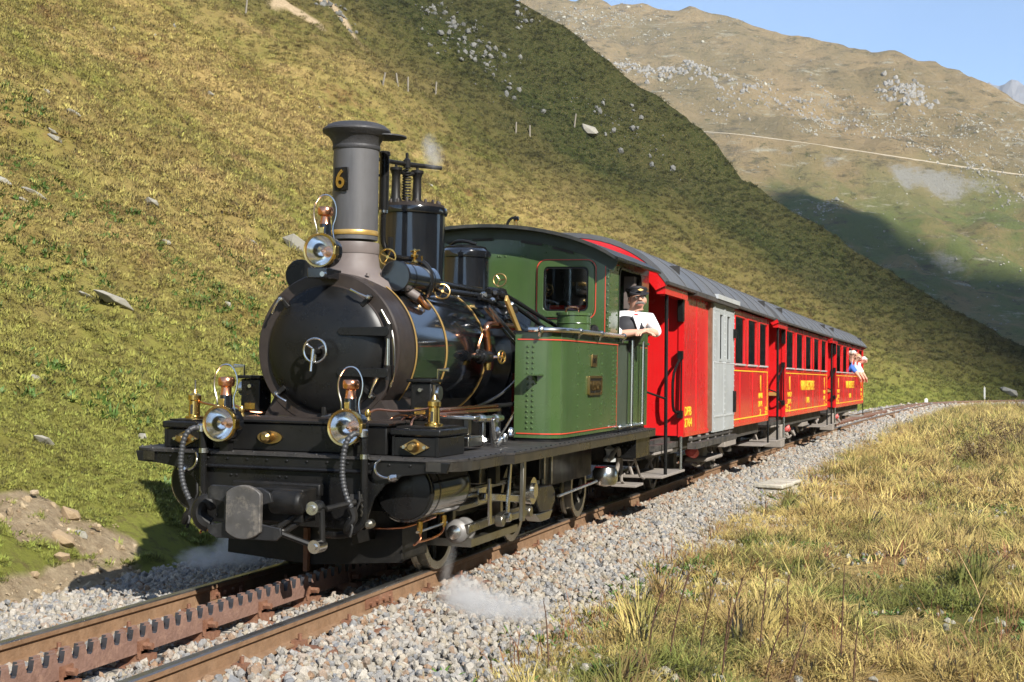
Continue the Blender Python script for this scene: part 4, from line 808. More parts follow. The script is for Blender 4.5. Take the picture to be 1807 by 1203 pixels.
handwheel('brass_wheel',(.20,.86,2.235),(.4,-1,.0),.058,BRS,LO); handwheel('bronze_wheel',(.47,1.28,2.01),(.5,-1,.2),.055,BNZ,LO)
# headlamps
def lamp(c,parent):
    x,y,z=c; r=.112
    o=MB().lathe([(r*.9,0),(r*.98,.02),(r*.98,.12),(r*.7,.155),(.02,.165)],(x,y+.012,z),(0,1,0),40,False,True).build('headlamp',BLK,parent)
    MB().lathe([(r*.90,.0),(r*.93,-.012),(r*1.03,-.016),(r*1.08,-.002),(r*1.08,.014),(r*1.0,.02),(r*.9,.016)],(x,y+.006,z),(0,1,0),48,False,False).build('bezel',BRS,o)
    MB().lathe([(r*.90,.0),(r*.75,.035),(r*.5,.066),(r*.2,.083),(.001,.088)],(x,y+.006,z),(0,1,0),48,False,False).build('reflector',MIR,o)
    MB().lathe([(.012,0),(.018,-.02),(.012,-.045),(.001,-.05)],(x,y+.09,z),(0,1,0),12).build('burner',COP,o)
    MB().lathe([(r*.91,.0),(r*.6,-.008),(.001,-.012)],(x,y+.004,z),(0,1,0),32,False,False).build('lens',LNS,o)
    MB().lathe([(.045,0),(.042,.045),(.04,.09)],(x+.0,y+.085,z+.095),(0,0,1),20).build('lamp_neck',BLK,o)
    MB().lathe([(.04,0),(.036,.012),(.033,.05),(.036,.055),(.052,.062),(.056,.085),(.054,.108),(.046,.118),(.001,.122)],(x,y+.085,z+.185),(0,0,1),24).build('lamp_cap',COP,o)
    MB().obox((x-.008,y+.043,z+.14),(.035,.006,.045),Matrix.Identity(3)).build('lamp_badge',BRS,o,bev=.003)
    MB().tube([(x-.055,y+.07,z+.10),(x-.058,y+.07,z+.16),(x-.085,y+.075,z+.23),(x-.085,y+.078,z+.31),(x-.045,y+.08,z+.375),(x,y+.08,z+.39),(x+.045,y+.08,z+.375),(x+.085,y+.078,z+.31),(x+.085,y+.075,z+.23),(x+.058,y+.07,z+.16),(x+.085,y+.06,z+.06)],.0055,6,smooth=2).build('lamp_handle',STL,o)
    MB().box(x+r*.93,x+r*1.10,y-.01,y+.05,z-.03,z+.03).build('lamp_catch',BRS,o,bev=.003)
    return o
for x in(-.45,.44):
    o=lamp((x,-.37,1.055),LO); MB().box(x-.03,x+.03,-.30,-.23,.872,.96).box(x-.05,x+.05,-.34,-.2,.94,.952).build('lamp_bracket',BLM,o)
o=lamp((.0,.14,2.225),LO); MB().box(-.07,.075,.10,.34,2.035,2.105).box(-.03,.03,.16,.26,2.10,2.12).build('lamp_bracket',BLK,o,bev=.006); MB().lathe([(.022,0),(.018,.03)],(.055,.10,2.06),(0,-1,0),10).build('bracket_nut',STL,o)
# sand dome and cab-side fittings
sd=MB().lathe([(.24,-.12),(.215,0),(.213,.34),(.225,.345),(.23,.37),(.222,.40),(.19,.425),(.18,.43)],(0,3.12,2.06),(0,0,1),48).build('sand_dome',BLK,LO)
MB().lathe([(.185,0),(.185,.012),(.10,.03),(.001,.035)],(0,3.12,2.488),(0,0,1),32).build('sand_lid',BLM,sd)
MB().tube([(-.14,3.1,2.5),(-.08,3.06,2.545),(.02,3.04,2.55),(.12,3.06,2.52)],.015,8,smooth=1).build('lid_handle',BLM,sd)
for (a,b,r) in(((.28,1.30,2.10),(.40,2.9,2.07),.018),((.36,1.35,2.03),(.50,2.95,2.03),.022),((.20,1.35,2.11),(.26,2.8,2.12),.012)):
    MB().cyl(a,b,r,n=10).build('boiler_top_pipe',BLM,LO)
ej=MB().lathe([(.03,0),(.045,.03),(.045,.26),(.035,.3)],(.42,2.5,2.075),(.15,1,0),16).build('ejector',BLM,LO)
MB().lathe([(.05,0),(.05,.03)],(.455,2.74,2.075),(.15,1,0),8).build('ejector_flange',BLM,ej)
handwheel('cab_front_wheel',(.36,3.0,2.205),(.2,-1,.1),.055,BNZ,LO,3)
for k in range(9):
    R=random.Random(k); p=Vector((.52+R.uniform(-.06,.14),2.05+k*.09,2.0-k*.015+R.uniform(-.05,.05)))
    MB().lathe([(.02,0),(.03,.02),(.03,.05),(.016,.07)],p,(R.uniform(-.3,1),R.uniform(-1,.3),R.uniform(-.3,.6)),10).build('pipe_fitting',STL if k%2 else BLM,LO)
for k,(a,b) in enumerate([((.56,2.0,1.93),(.72,2.4,1.62)),((.60,2.0,1.93),(.76,2.42,1.62)),((.52,2.0,2.0),(.60,2.6,1.93)),((.60,2.5,2.0),(.72,3.3,1.78)),((.55,2.6,2.05),(.78,3.5,1.80))]):
    MB().cyl(a,b,.014 if k<2 else .018,n=8).build('control_rod',STL if k<2 else BLM,LO)
MB().obox((.73,2.30,1.815),(.022,.66,.055),Matrix.Rotation(-.60,3,'X')).build('reversing_bar',GLD,LO,bev=.004)
MB().tube([(.60,1.98,1.50),(.61,1.96,1.62),(.615,1.88,1.76),(.62,1.95,1.79),(.63,2.55,1.785)],.030,12,smooth=2).build('copper_steam_pipe',COP,LO)
MB().tube([(.585,1.90,1.72),(.57,1.84,1.62),(.575,1.86,1.55)],.012,8,smooth=1).build('copper_branch_pipe',COP,LO)
iv=MB().lathe([(.02,0),(.025,.16),(.045,.165),(.045,.19),(.06,.195),(.06,.22),(.045,.225),(.045,.33),(.05,.34),(.03,.36)],(.585,1.60,1.535),(.1,1,0),16).build('feed_valve',BLM,LO)
MB().lathe([(.025,0),(.03,.05),(.02,.10)],(.61,1.96,1.43),(0,0,1),12).build('valve_body',BRS,iv); MB().cyl((.62,1.96,1.535),(.72,1.98,1.535),.01,n=8).build('valve_stem',STL,iv)
handwheel('feed_wheel',(.72,1.98,1.535),(1,-.3,0),.05,BRS,iv)
for k,(z,x) in enumerate(((1.155,.60),(1.125,.62))): MB().tube([(.72,.55,z),(x+.12,1.2,z),(x+.1,1.95,z-.002)],.014,8).build('copper_pipe',COP,LO)
MB().tube([(.80,2.42,1.60),(.86,2.44,1.5),(.865,2.44,1.22),(.82,2.4,1.17),(.74,2.3,1.165),(.74,2.28,1.02),(.78,2.25,1.0),(.83,2.22,.99),(.835,2.22,.88)],.010,6,smooth=2).build('copper_pipe',COP,LO)
MB().tube([(.80,2.42,1.60),(.79,2.38,1.45),(.70,2.3,1.3),(.58,2.15,1.18),(.5,1.9,1.13)],.012,6,smooth=2).build('white_pipe',STL,LO)
MB().tube([(.80,2.42,1.60),(.84,2.36,1.4),(.80,2.28,1.2),(.74,2.1,1.0),(.70,2.0,.9)],.010,6,smooth=2).build('steel_rod',STL,LO)
MB().tube([(.66,2.0,1.15),(.72,2.1,1.155),(.86,2.45,1.19)],.018,8).cyl((.68,2.05,.87),(.68,2.05,1.15),.02,n=8).build('rod_support',BLM,LO)
# lubricators
for s in(-1,1):
    lb=MB().box(s*.645-.075,s*.645+.075,.42,.60,1.078,1.34).build('lubricator_box',BLM,LO,bev=.008)
    MB().box(s*.645-.10,s*.645+.085,.40,.62,1.342,1.365).build('box_lid',BLM,lb,bev=.006)
    MB().box(s*.645-.04,s*.645+.04,.412,.419,1.125,1.17).build('maker_plate',BRS,lb)
    MB().lathe([(.018,0),(.014,.02)],(s*.645,.42,1.29),(0,-1,0),8).build('box_knob',STL,lb)
    MB().tube([(s*.74,.5,1.36),(s*.74,.5,1.43),(s*.82,.5,1.43)],[.01,.01,.014],6).lathe([(.05,0),(.05,.03)],(s*.73,.5,1.27),(s,0,0),12).build('crank_handle',STL,lb)
    for k in range(3): MB().tube([(s*.60+.05*k,.43,1.12),(s*.60+.05*k,.36,1.10),(s*(.58+.07*k),.25,1.13),(s*(.55+.08*k),.10,1.10),(s*(.55+.08*k),.08,1.03)],.0075,6,smooth=2).build('oil_pipe',COP,lb)
    lu=MB().lathe([(.062,0),(.062,.015),(.04,.02),(.036,.12),(.045,.13),(.045,.16),(.02,.175),(.012,.2)],(s*.88,.06,1.064),(0,0,1),20).build('sight_lubricator',BRS,LO)
    MB().box(s*.88-.008,s*.88+.008,.018,.026,1.095,1.16).build('sight_slot',DKI,lu)
    MB().cyl((s*.88,.06,1.26),(s*.88,.06,1.33),.008,n=6).build('lubricator_stem',STL,lu)
    MB().tube([(s*.45,-.05,1.12),(s*.50,-.04,1.17),(s*.62,.0,1.155),(s*.74,.05,1.16),(s*.85,.06,1.18)],.008,6,smooth=2).build('oil_feed_pipe',COP,LO)
    MB().lathe([(.03,0),(.018,.02),(.022,.05),(.012,.07)],(s*.46,-.05,1.094),(0,0,1),10).build('oil_cup',BRS,LO)
    # bright reversing gear standing on the plate
    for (x0,x1,y0,y1,z0,z1,m) in((.84,.93,.62,.92,.90,.97,CRM),(.86,.90,.70,.76,.98,1.12,CRM),(.70,.98,.60,.72,1.09,1.115,STL),(.82,.86,1.14,1.2,.872,1.08,STL),(.82,.86,1.42,1.48,.872,1.08,STL),(.70,.72,1.75,1.95,.872,1.05,BLM)):
        MB().box(min(s*x0,s*x1),max(s*x0,s*x1),y0,y1,z0,z1).build('gear_bracket',m,LO,bev=.006)
    MB().cyl((s*.84,1.02,1.08),(s*.84,1.62,1.07),.026,n=10).cyl((s*.84,1.1,1.08),(s*.84,1.16,1.08),.036,n=10).cyl((s*.84,1.46,1.07),(s*.84,1.52,1.07),.036,n=10).build('reversing_shaft',STL,LO)
    MB().obox((s*.90,1.28,.97),(.03,.05,.24),Matrix.Rotation(.35,3,'X')).build('shaft_arm',STL,LO,bev=.006)
    for k in range(7):
        R=random.Random(50+k); MB().lathe([(.012,0),(.028,.01),(.028,.05),(.014,.07)],(s*(.86+.09*R.random()),1.0+.09*k,.89+.08*R.random()),(R.uniform(-1,1),R.uniform(-1,1),R.uniform(0,.5)),10).build('gear_pin',STL,LO)
    MB().lathe([(.05,0),(.05,.03),(.02,.05)],(s*.98,2.35,.90),(s*.4,-1,.2),12).torus((s*.95,2.3,.95),(1,0,0),.05,.018,16,6).build('tank_valve',BLM,LO)
# coupling
MB().box(-.10,.10,-.62,-.287,.46,.62).build('draw_box',BLM,LO,bev=.01)
MB().lathe([(.05,0),(.075,.01),(.075,.20),(.055,.22)],(.10,-.68,.60),(1,0,0),20).box(-.30,.32,-.46,-.40,.62,.70).box(-.02,.30,-.66,-.46,.47,.68).build('coupler_body',BLD,LO,bev=.012)
bpl=MB().prism([(-.24,.70),(.10,.695),(.16,.665),(.175,.61),(.10,.59),(.10,.475),(.235,.455),(.24,.41),(.205,.378),(-.20,.378),(-.255,.405),(-.265,.45),(-.15,.475),(-.15,.60),(-.265,.615),(-.265,.675)],'y',-.83,-.805).build('buffer_plate',mat('worn_black_steel',(.016,.016,.017),.4,.1,var=.4,vs=9,stain=.35,stcol=(.10,.095,.09)),LO,bev=.004)
n=40; MB().prism([(max(-.118,min(.118,.165*math.cos(2*math.pi*k/n))),.545+.165*math.sin(2*math.pi*k/n)) for k in range(n)],'y',-.87,-.832).build('buffer_head',mat('buffer_grease',(.085,.08,.075),.45,.3,var=.5,vs=14,stain=.6,stcol=(.30,.26,.21)),bpl,bev=.006)
hk=MB().tube([(-.34,-.66,.43),(-.39,-.68,.46),(-.41,-.68,.53),(-.37,-.68,.59),(-.33,-.68,.58),(-.31,-.68,.53)],[.05,.055,.05,.045,.035,.02],10,smooth=2).build('coupling_hook',BLD,LO)
cp=empty('screw_coupling',(0,0,0)); cp.parent=LO
for (a,b) in(((.12,-.70,.42),(.33,-.62,.58)),((.16,-.66,.40),(.37,-.58,.56)),((.40,-.60,.56),(.41,-.60,.36)),((.14,-.7,.42),(.36,-.62,.335)),((.42,-.58,.56),(.56,-.35,.60))):
    MB().cyl(a,b,.019,n=8).build('coupling_link',BLD,cp)
for c in((.14,-.70,.42),(.37,-.62,.57),(.39,-.62,.335)): MB().cyl((c[0],c[1]-.06,c[2]),(c[0],c[1]+.05,c[2]),.042,n=16).cyl((c[0],c[1]-.075,c[2]),(c[0],c[1]+.06,c[2]),.02,n=10).build('coupling_pin',STL,cp)
MB().box(.45,.56,-.289,-.286,.585,.63).build('beam_slot',DKI,LO)
MB().box(.36,.56,-.30,-.287,.42,.475).build('cast_plate',BLM,LO)
# hoses with their pipe frames
for s,x0 in((-1,-.60),(1,.545)):
    h=empty('brake_hose',(0,0,0)); h.parent=LO
    P=[(x0-.01*s,-.33,1.01),(x0+.02*-1,-.40,1.03),(x0-.065,-.43,.98),(x0-.085,-.44,.86),(x0-.085,-.44,.75),(x0-.06,-.44,.64),(x0-.02,-.43,.555)]
    Q=[Vector(p) for p in P]
    for _ in range(2):
        T=[Q[0]]
        for i in range(len(Q)-1): T+=[Q[i]*.75+Q[i+1]*.25,Q[i]*.25+Q[i+1]*.75]
        Q=T+[Q[-1]]
    D=[]; ac=0
    for i in range(len(Q)-1):
        l=(Q[i+1]-Q[i]).length; m_=max(1,int(l/.0055)); D+=[Q[i].lerp(Q[i+1],j/m_) for j in range(m_)]
    MB().tube(D,[.0205 if (k//2)%2 else .017 for k in range(len(D))],10).build('corrugated_hose',HOS,h,sharp=60)
    MB().tube([(x0,-.33,1.02),(x0+.02,-.34,1.0),(x0+.02,-.33,.6),(x0+.03,-.33,.45),(x0+.10*-s,-.33,.37),(x0+.25*-s,-.31,.365),(x0+.30*-s,-.27,.38)],.024,10,smooth=2).build('pipe_frame',BLM,h)
    MB().lathe([(.034,0),(.034,.04),(.026,.05)],(x0+.012,-.345,1.0),(0,0,1),12).lathe([(.034,0),(.034,.03)],(x0+.02,-.33,.86),(0,0,1),12).build('hose_union',STL,h)
    MB().tube([(x0-.02,-.43,.555),(x0+.005,-.43,.50),(x0-.03,-.44,.45),(x0-.06,-.43,.40)],[.03,.026,.034,.012],8,smooth=1).tube([(x0-.0,-.43,.52),(x0+.03,-.42,.60),(x0+.015,-.40,.66)],.008,6).tube([(x0-.03,-.44,.5),(x0+.0,-.46,.44),(x0-.01,-.47,.38)],.01,6).build('hose_cock',BLD,h)
    MB().tube([(x0+.01,-.35,.64)]+[(x0+.012+.008*(k%2),-.35,.62-.02*k) for k in range(7)],.009,5).build('chain',CRM,h)
both(lambda b,s: b.tube([(s*.66,-.29,.86),(s*.63,-.32,.83),(s*.64,-.33,.77),(s*.70,-.31,.74),(s*.74,-.29,.75)],.008,6,smooth=2).lathe([(.02,0),(.03,.03),(.02,.06)],(s*.72,-.30,.74),(s*.8,0,.2),8),'beam_cable',STL)
both(lambda b,s: b.lathe([(.03,0),(.03,.05),(.015,.07)],(s*.60,-.285,.45),(0,-1,0),10),'beam_cock',CRM)
# ---- side tanks
tk_pts=[(.78,2.14),(1.0,2.14),(1.075,2.17),(1.13,2.24),(1.15,2.34),(1.15,3.746),(.78,3.746)]
for s in(-1,1):
    t=MB().prism([(s*x,y) for x,y in tk_pts],'z',.90,1.735).build('side_tank',GRN,LO,sharp=25)
    MB().prism([(s*x,y) for x,y in [(.79,2.155),(1.0,2.155),(1.065,2.185),(1.118,2.25),(1.135,2.34),(1.135,5.40),(.79,5.40)]],'z',.872,.90).build('tank_plinth',BLM,t)
    MB().box(min(s*1.04,s*1.15),max(s*1.04,s*1.15),3.75,4.14,.90,1.735).build('bunker_panel',GRN,t)
    path=[(1.0,2.135),(1.08,2.165),(1.138,2.24),(1.156,2.34),(1.156,4.12)]
    def line(z,w,nm,m,off=0,ps=path):
        mb=MB()
        for i in range(len(ps)-1):
            (x0,y0),(x1,y1)=ps[i],ps[i+1]; mb.add([(s*(x0+off),y0-off,z),(s*(x1+off),y1-off*(i<2),z),(s*(x1+off),y1-off*(i<2),z+w),(s*(x0+off),y0-off,z+w)],[(0,1,2,3)])
        return mb.build(nm,m,t)
    fpath=[(.80,2.135)]+path
    line(1.675,.009,'lining',RDL,.001,fpath); line(.93,.009,'lining',RDL,.001,fpath)
    MB().box(s*1.1525-.0008,s*1.1525+.0008,4.10,4.108,.93,1.68).build('lining',RDL,t)
    rp=[(.90,2.10),(1.0,2.10),(1.09,2.13),(1.165,2.21),(1.185,2.33),(1.19,3.2),(1.19,4.18)]
    hr=MB().tube([(s*x,y,1.758) for x,y in rp],.020,10,smooth=2).build('tank_handrail',STL,t)
    for x,y in((1.0,2.105),(1.187,2.6),(1.19,3.3),(1.19,4.18)): MB().sph((s*x,y,1.757),.031,12,8).cyl((s*(x-.012),y,1.70),(s*x,y,1.75),.013,n=8).build('handrail_ball',STL,hr)
    MB().prism([(s*x,y) for x,y in [(.78,2.125),(1.01,2.125),(1.085,2.155),(1.145,2.235),(1.162,2.34),(1.162,3.74),(.78,3.74)]],'z',1.735,1.748).build('tank_rim',BLM,t)
    pts=[];ax=[]
    cols=[((.885,2.14),(0,-1,0),np.arange(.98,1.66,.043)),((.93,2.14),(0,-1,0),np.arange(.98,1.66,.043))]
    rivets('rivet',[(s*x,y,z) for (x,y),a,zs in cols for z in zs],(0,-1,0),GRN,t,.012,.009)
    rivets('rivet',[(s*1.15,y,z) for y,st in((2.70,.088),(3.12,.088),(3.52,.088),(3.95,.037),(4.07,.07)) for z in np.arange(.97,1.66,st) if not(3.0<y<3.2 and 1.27<z<1.5)],(s,0,0),GRN,t,.012,.009)
    np_=MB().box(min(s*1.15,s*1.166),max(s*1.15,s*1.166),3.03,3.46,1.24,1.385).build('name_plate',BLM,t,bev=.003)
    fr=MB(); frame_prism(fr,rrect(3.02,3.47,1.23,1.395,.015),rrect(3.04,3.45,1.25,1.375,.01),'x',s*1.151,s*1.172); fr.build('plate_border',BNZ,np_)
    p2=MB().box(min(s*1.15,s*1.164),max(s*1.15,s*1.164),3.12,3.30,1.475,1.575).build('works_plate',BNZ,t,bev=.003)
    M_=FMX if s>0 else Matrix(((0,0,-1),(-1,0,0),(0,1,0)))
    text('plate_lettering','WEISSHORN',(s*1.167,3.245,1.312),.36,.085,M_,BNZ,np_,.008,.01)
    text('works_lettering','BVZ',(s*1.165,3.21,1.525),.11,.045,M_,BLM,p2,.004)
    MB().box(min(s*.90,s*1.02),max(s*.90,s*1.02),2.0,2.138,1.395,1.405).prism([(2.02,1.395),(2.138,1.395),(2.138,1.33)],'x',s*.96-.006,s*.96+.006).build('tank_step',GRN,t)
    fl_=MB().lathe([(.145,-.01),(.145,.16),(.155,.162),(.155,.185),(.001,.195)],(s*.96,3.25,1.75),(0,0,1),36).build('filler_neck',GRN,t)
    MB().torus((s*.96,3.25,1.845),(0,0,1),.147,.006,36,6).build('filler_ring',GRN,fl_)
    MB().tube([(s*.96-.06,3.2,1.94),(s*.96-.05,3.2,1.985),(s*.96+.05,3.2,1.985),(s*.96+.06,3.2,1.94)],.008,6,smooth=1).build('filler_handle',COP,fl_)
    MB().lathe([(.03,0),(.045,.02),(.03,.05)],(s*1.06,3.55,1.80),(s*.5,-1,.1),12).cyl((s*1.06,3.55,1.74),(s*1.06,3.55,1.8),.02,n=8).build('tank_vent',BLM,t)
# ---- cab
cab=empty('cab',(0,0,0)); cab.parent=LO
def arc(hw,ze,zp,n=16):
    k=hw/math.sin(1.0); c1=math.cos(1.0)
    return [(k*math.sin(1.0-2.0*i/n),ze+(zp-ze)*(math.cos(1.0-2.0*i/n)-c1)/(1-c1)) for i in range(n+1)]
top=arc(1.15,2.445,2.70)
wo=rrect(.50,1.0,1.93,2.41,.07)
for s in(-1,1):
    # front sheet in two halves, each with a window hole
    wi=[(s*x,z) for x,z in wo]
    def strip(poly,y0=3.75,y1=3.766,m=GRN,nm='front_sheet'): return MB().prism(poly,'y',y0,y1).build(nm,m,cab)
    f=MB()
    f.prism([(s*.0,1.735),(s*.50,1.735),(s*.50,2.62),(s*.0,2.70)],'y',3.75,3.766); f.prism([(s*1.0,1.735),(s*1.15,1.735),(s*1.15,2.445),(s*1.0,2.50)],'y',3.75,3.766)
    f.prism([(s*.50,1.735),(s*1.0,1.735),(s*1.0,1.93),(s*.50,1.93)],'y',3.75,3.766); f.prism([(s*.50,2.41),(s*1.0,2.41),(s*1.0,2.50),(s*.75,2.575),(s*.50,2.62)],'y',3.75,3.766)
    fs=f.build('front_sheet',GRN,cab)
    w=MB(); frame_prism(w,[(s*x,z) for x,z in rrect(.485,1.015,1.915,2.425,.075)],[(s*x,z) for x,z in rrect(.54,.96,1.97,2.37,.045)],'y',3.725,3.772); wf=w.build('cab_window',GRN,cab,bev=.004)
    w=MB(); frame_prism(w,[(s*x,z) for x,z in rrect(.47,1.03,1.90,2.44,.085)],[(s*x,z) for x,z in rrect(.478,1.022,1.908,2.432,.08)],'y',3.745,3.7495); w.build('lining',RDL,wf)
    w=MB(); frame_prism(w,[(s*x,z) for x,z in rrect(.54,.96,1.97,2.37,.045)],[(s*x,z) for x,z in rrect(.555,.945,1.985,2.355,.04)],'y',3.735,3.765); w.build('window_rim',BLM,wf)
    MB().prism([(s*x,z) for x,z in rrect(.55,.95,1.98,2.36,.04)],'y',3.754,3.757).build('pane',GLS,wf)
    MB().box(min(s*1.11,s*1.118),max(s*1.11,s*1.118),3.7475,3.7495,1.76,2.43).box(min(s*.2,s*1.11),max(s*.2,s*1.11),3.7475,3.7495,1.752,1.76).build('lining',RDL,cab)
    rivets('rivet',[(s*1.135,3.75,z) for z in np.arange(1.78,2.44,.062)],(0,-1,0),GRN,cab,.011,.008)
    rivets('rivet',[(s*x,3.75,z) for x in(.12,.17,.32,.36,.1,.55,.75) for z in(2.47 if x<.5 else 2.5,)],(0,-1,0),GRN,cab)
    # side sheet with the doorway
    sd_=MB().box(min(s*1.134,s*1.15),max(s*1.134,s*1.15),3.766,4.14,1.735,2.488).box(min(s*1.134,s*1.15),max(s*1.134,s*1.15),5.08,5.45,.90,2.488).box(min(s*1.134,s*1.15),max(s*1.134,s*1.15),4.14,5.08,2.38,2.488).build('side_sheet',GRN,cab)
    MB().box(min(s*1.06,s*1.145),max(s*1.06,s*1.145),4.16,4.60,.92,1.70).build('door_leaf',mat('door_dark_green',(.05,.065,.045),.4) if s>0 else GRN,cab)
    MB().box(min(s*1.07,s*1.15),max(s*1.07,s*1.15),4.61,5.08,.92,1.70).build('door_leaf',GRN,cab)
    MB().box(min(s*1.07,s*1.165),max(s*1.07,s*1.165),4.14,5.46,1.70,1.722).build('door_sill_rail',GRN,cab)
    rivets('rivet',[(s*1.15,y,z) for y in(3.80,4.06) for z in(2.38,2.36,2.22,2.08,1.95,1.82)]+[(s*1.15,3.79,z) for z in np.arange(1.8,2.4,.07)],(s,0,0),GRN,cab,.010,.008)
    MB().box(s*1.1505-.0012,s*1.1505+.0012,3.82,4.12,2.405,2.412).box(s*1.1505-.0012,s*1.1505+.0012,3.82,4.12,1.765,1.772).box(s*1.1505-.0012,s*1.1505+.0012,5.12,5.42,1.668,1.675).box(s*1.1505-.0012,s*1.1505+.0012,5.12,5.42,2.38,2.387).build('lining',RDL,cab)
    e=MB(); frame_prism(e,rrect(4.13,5.09,1.70,2.40,.10),rrect(4.145,5.075,1.70,2.385,.09),'x',s*1.13,s*1.158); e.build('doorway_beading',STL if s<0 else BLM,cab)
    hp=empty('door_handrail'); hp.parent=cab
    for y in(4.52,5.0): MB().cyl((s*1.20,y,.93),(s*1.20,y,1.73),.016,n=10).build('upright',STL,hp)
    MB().cyl((s*1.2,4.05,.925),(s*1.2,5.02,.925),.011,n=8).build('bottom_rail',STL,hp)
    for y in(4.05,4.52,5.0): MB().sph((s*1.195,y,.925),.026,10,6).cyl((s*1.15,y,.925),(s*1.2,y,.925),.012,n=8).build('rail_knob',STL,hp)
    MB().box(min(s*1.02,s*1.12),max(s*1.02,s*1.12),4.9,5.0,1.72,2.36).build('cab_curtain_post',CHB,cab)
    MB().box(min(s*1.152,s*1.162),max(s*1.152,s*1.162),5.18,5.30,1.26,1.38).build('side_badge',BNZ,cab)
RB=arc(1.24,2.425,2.72,20); RT=arc(1.245,2.455,2.75,20)
rf=MB().prism(RT+RB[::-1],'y',3.56,5.5).build('cab_roof',mat('cab_roof_black',(.018,.02,.018),.45,var=.3,dust=.2),cab)
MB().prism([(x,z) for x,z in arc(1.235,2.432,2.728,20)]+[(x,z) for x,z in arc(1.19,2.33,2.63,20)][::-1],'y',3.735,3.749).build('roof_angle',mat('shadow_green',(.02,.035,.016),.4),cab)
for x in(-.62,-.05,.42,-.3,.72):
    z=2.655-.20*x*x; MB().obox((x,3.732,z-.03),(.2,.006,.022),Matrix.Rotation(.35*x,3,'Y')).build('vent_slot',DKI,cab)
for s in(-1,1): MB().box(min(s*1.225,s*1.262),max(s*1.225,s*1.262),3.6,5.5,2.425,2.446).build('rain_strip',BLM,cab)
MB().box(-1.12,1.12,3.77,5.4,.88,.90).build('cab_floor',WOOD,cab)
bh=MB().box(-.5,.5,3.78,4.0,1.0,2.15).build('backhead',mat('backhead_red',(.16,.02,.015),.5),cab)
for x,z in((-.2,2.0),(.2,2.0),(0,2.25),(.3,1.8)): MB().lathe([(.06,0),(.07,.02),(.06,.05)],(x,4.0,z),(0,1,0),16).build('gauge',BRS,bh)
for x in(-.3,.1,.45,.62): MB().tube([(x,4.0,1.7),(x+.05,4.1,2.0),(x,4.05,2.35)],.016,6,smooth=1).build('cab_pipe',BLM,bh)
for s in(-1,1): MB().box(s*.95-.18,s*.95+.18,5.42,5.45,.9,2.3).build('rear_sheet',GRN,cab)
MB().prism([(-1.13,2.1),(1.13,2.1)]+arc(1.13,2.47,2.70),'y',5.43,5.447).build('rear_sheet',DKI,cab)
wh=MB().lathe([(.02,0),(.03,.02),(.018,.04),(.045,.06),(.055,.09),(.045,.115),(.015,.125),(.015,.17),(.03,.18)],(-.08,4.85,2.74),(0,0,1),16).build('whistle',BNZ,LO)
MB().tube([(-.16,4.82,2.7),(-.17,4.82,2.85),(-.14,4.82,2.93),(-.08,4.85,2.95)],.014,8,smooth=2).lathe([(.02,0),(.02,.05)],(-.10,4.84,2.93),(.5,0,.1),8).build('whistle_pipe',BLM,wh)
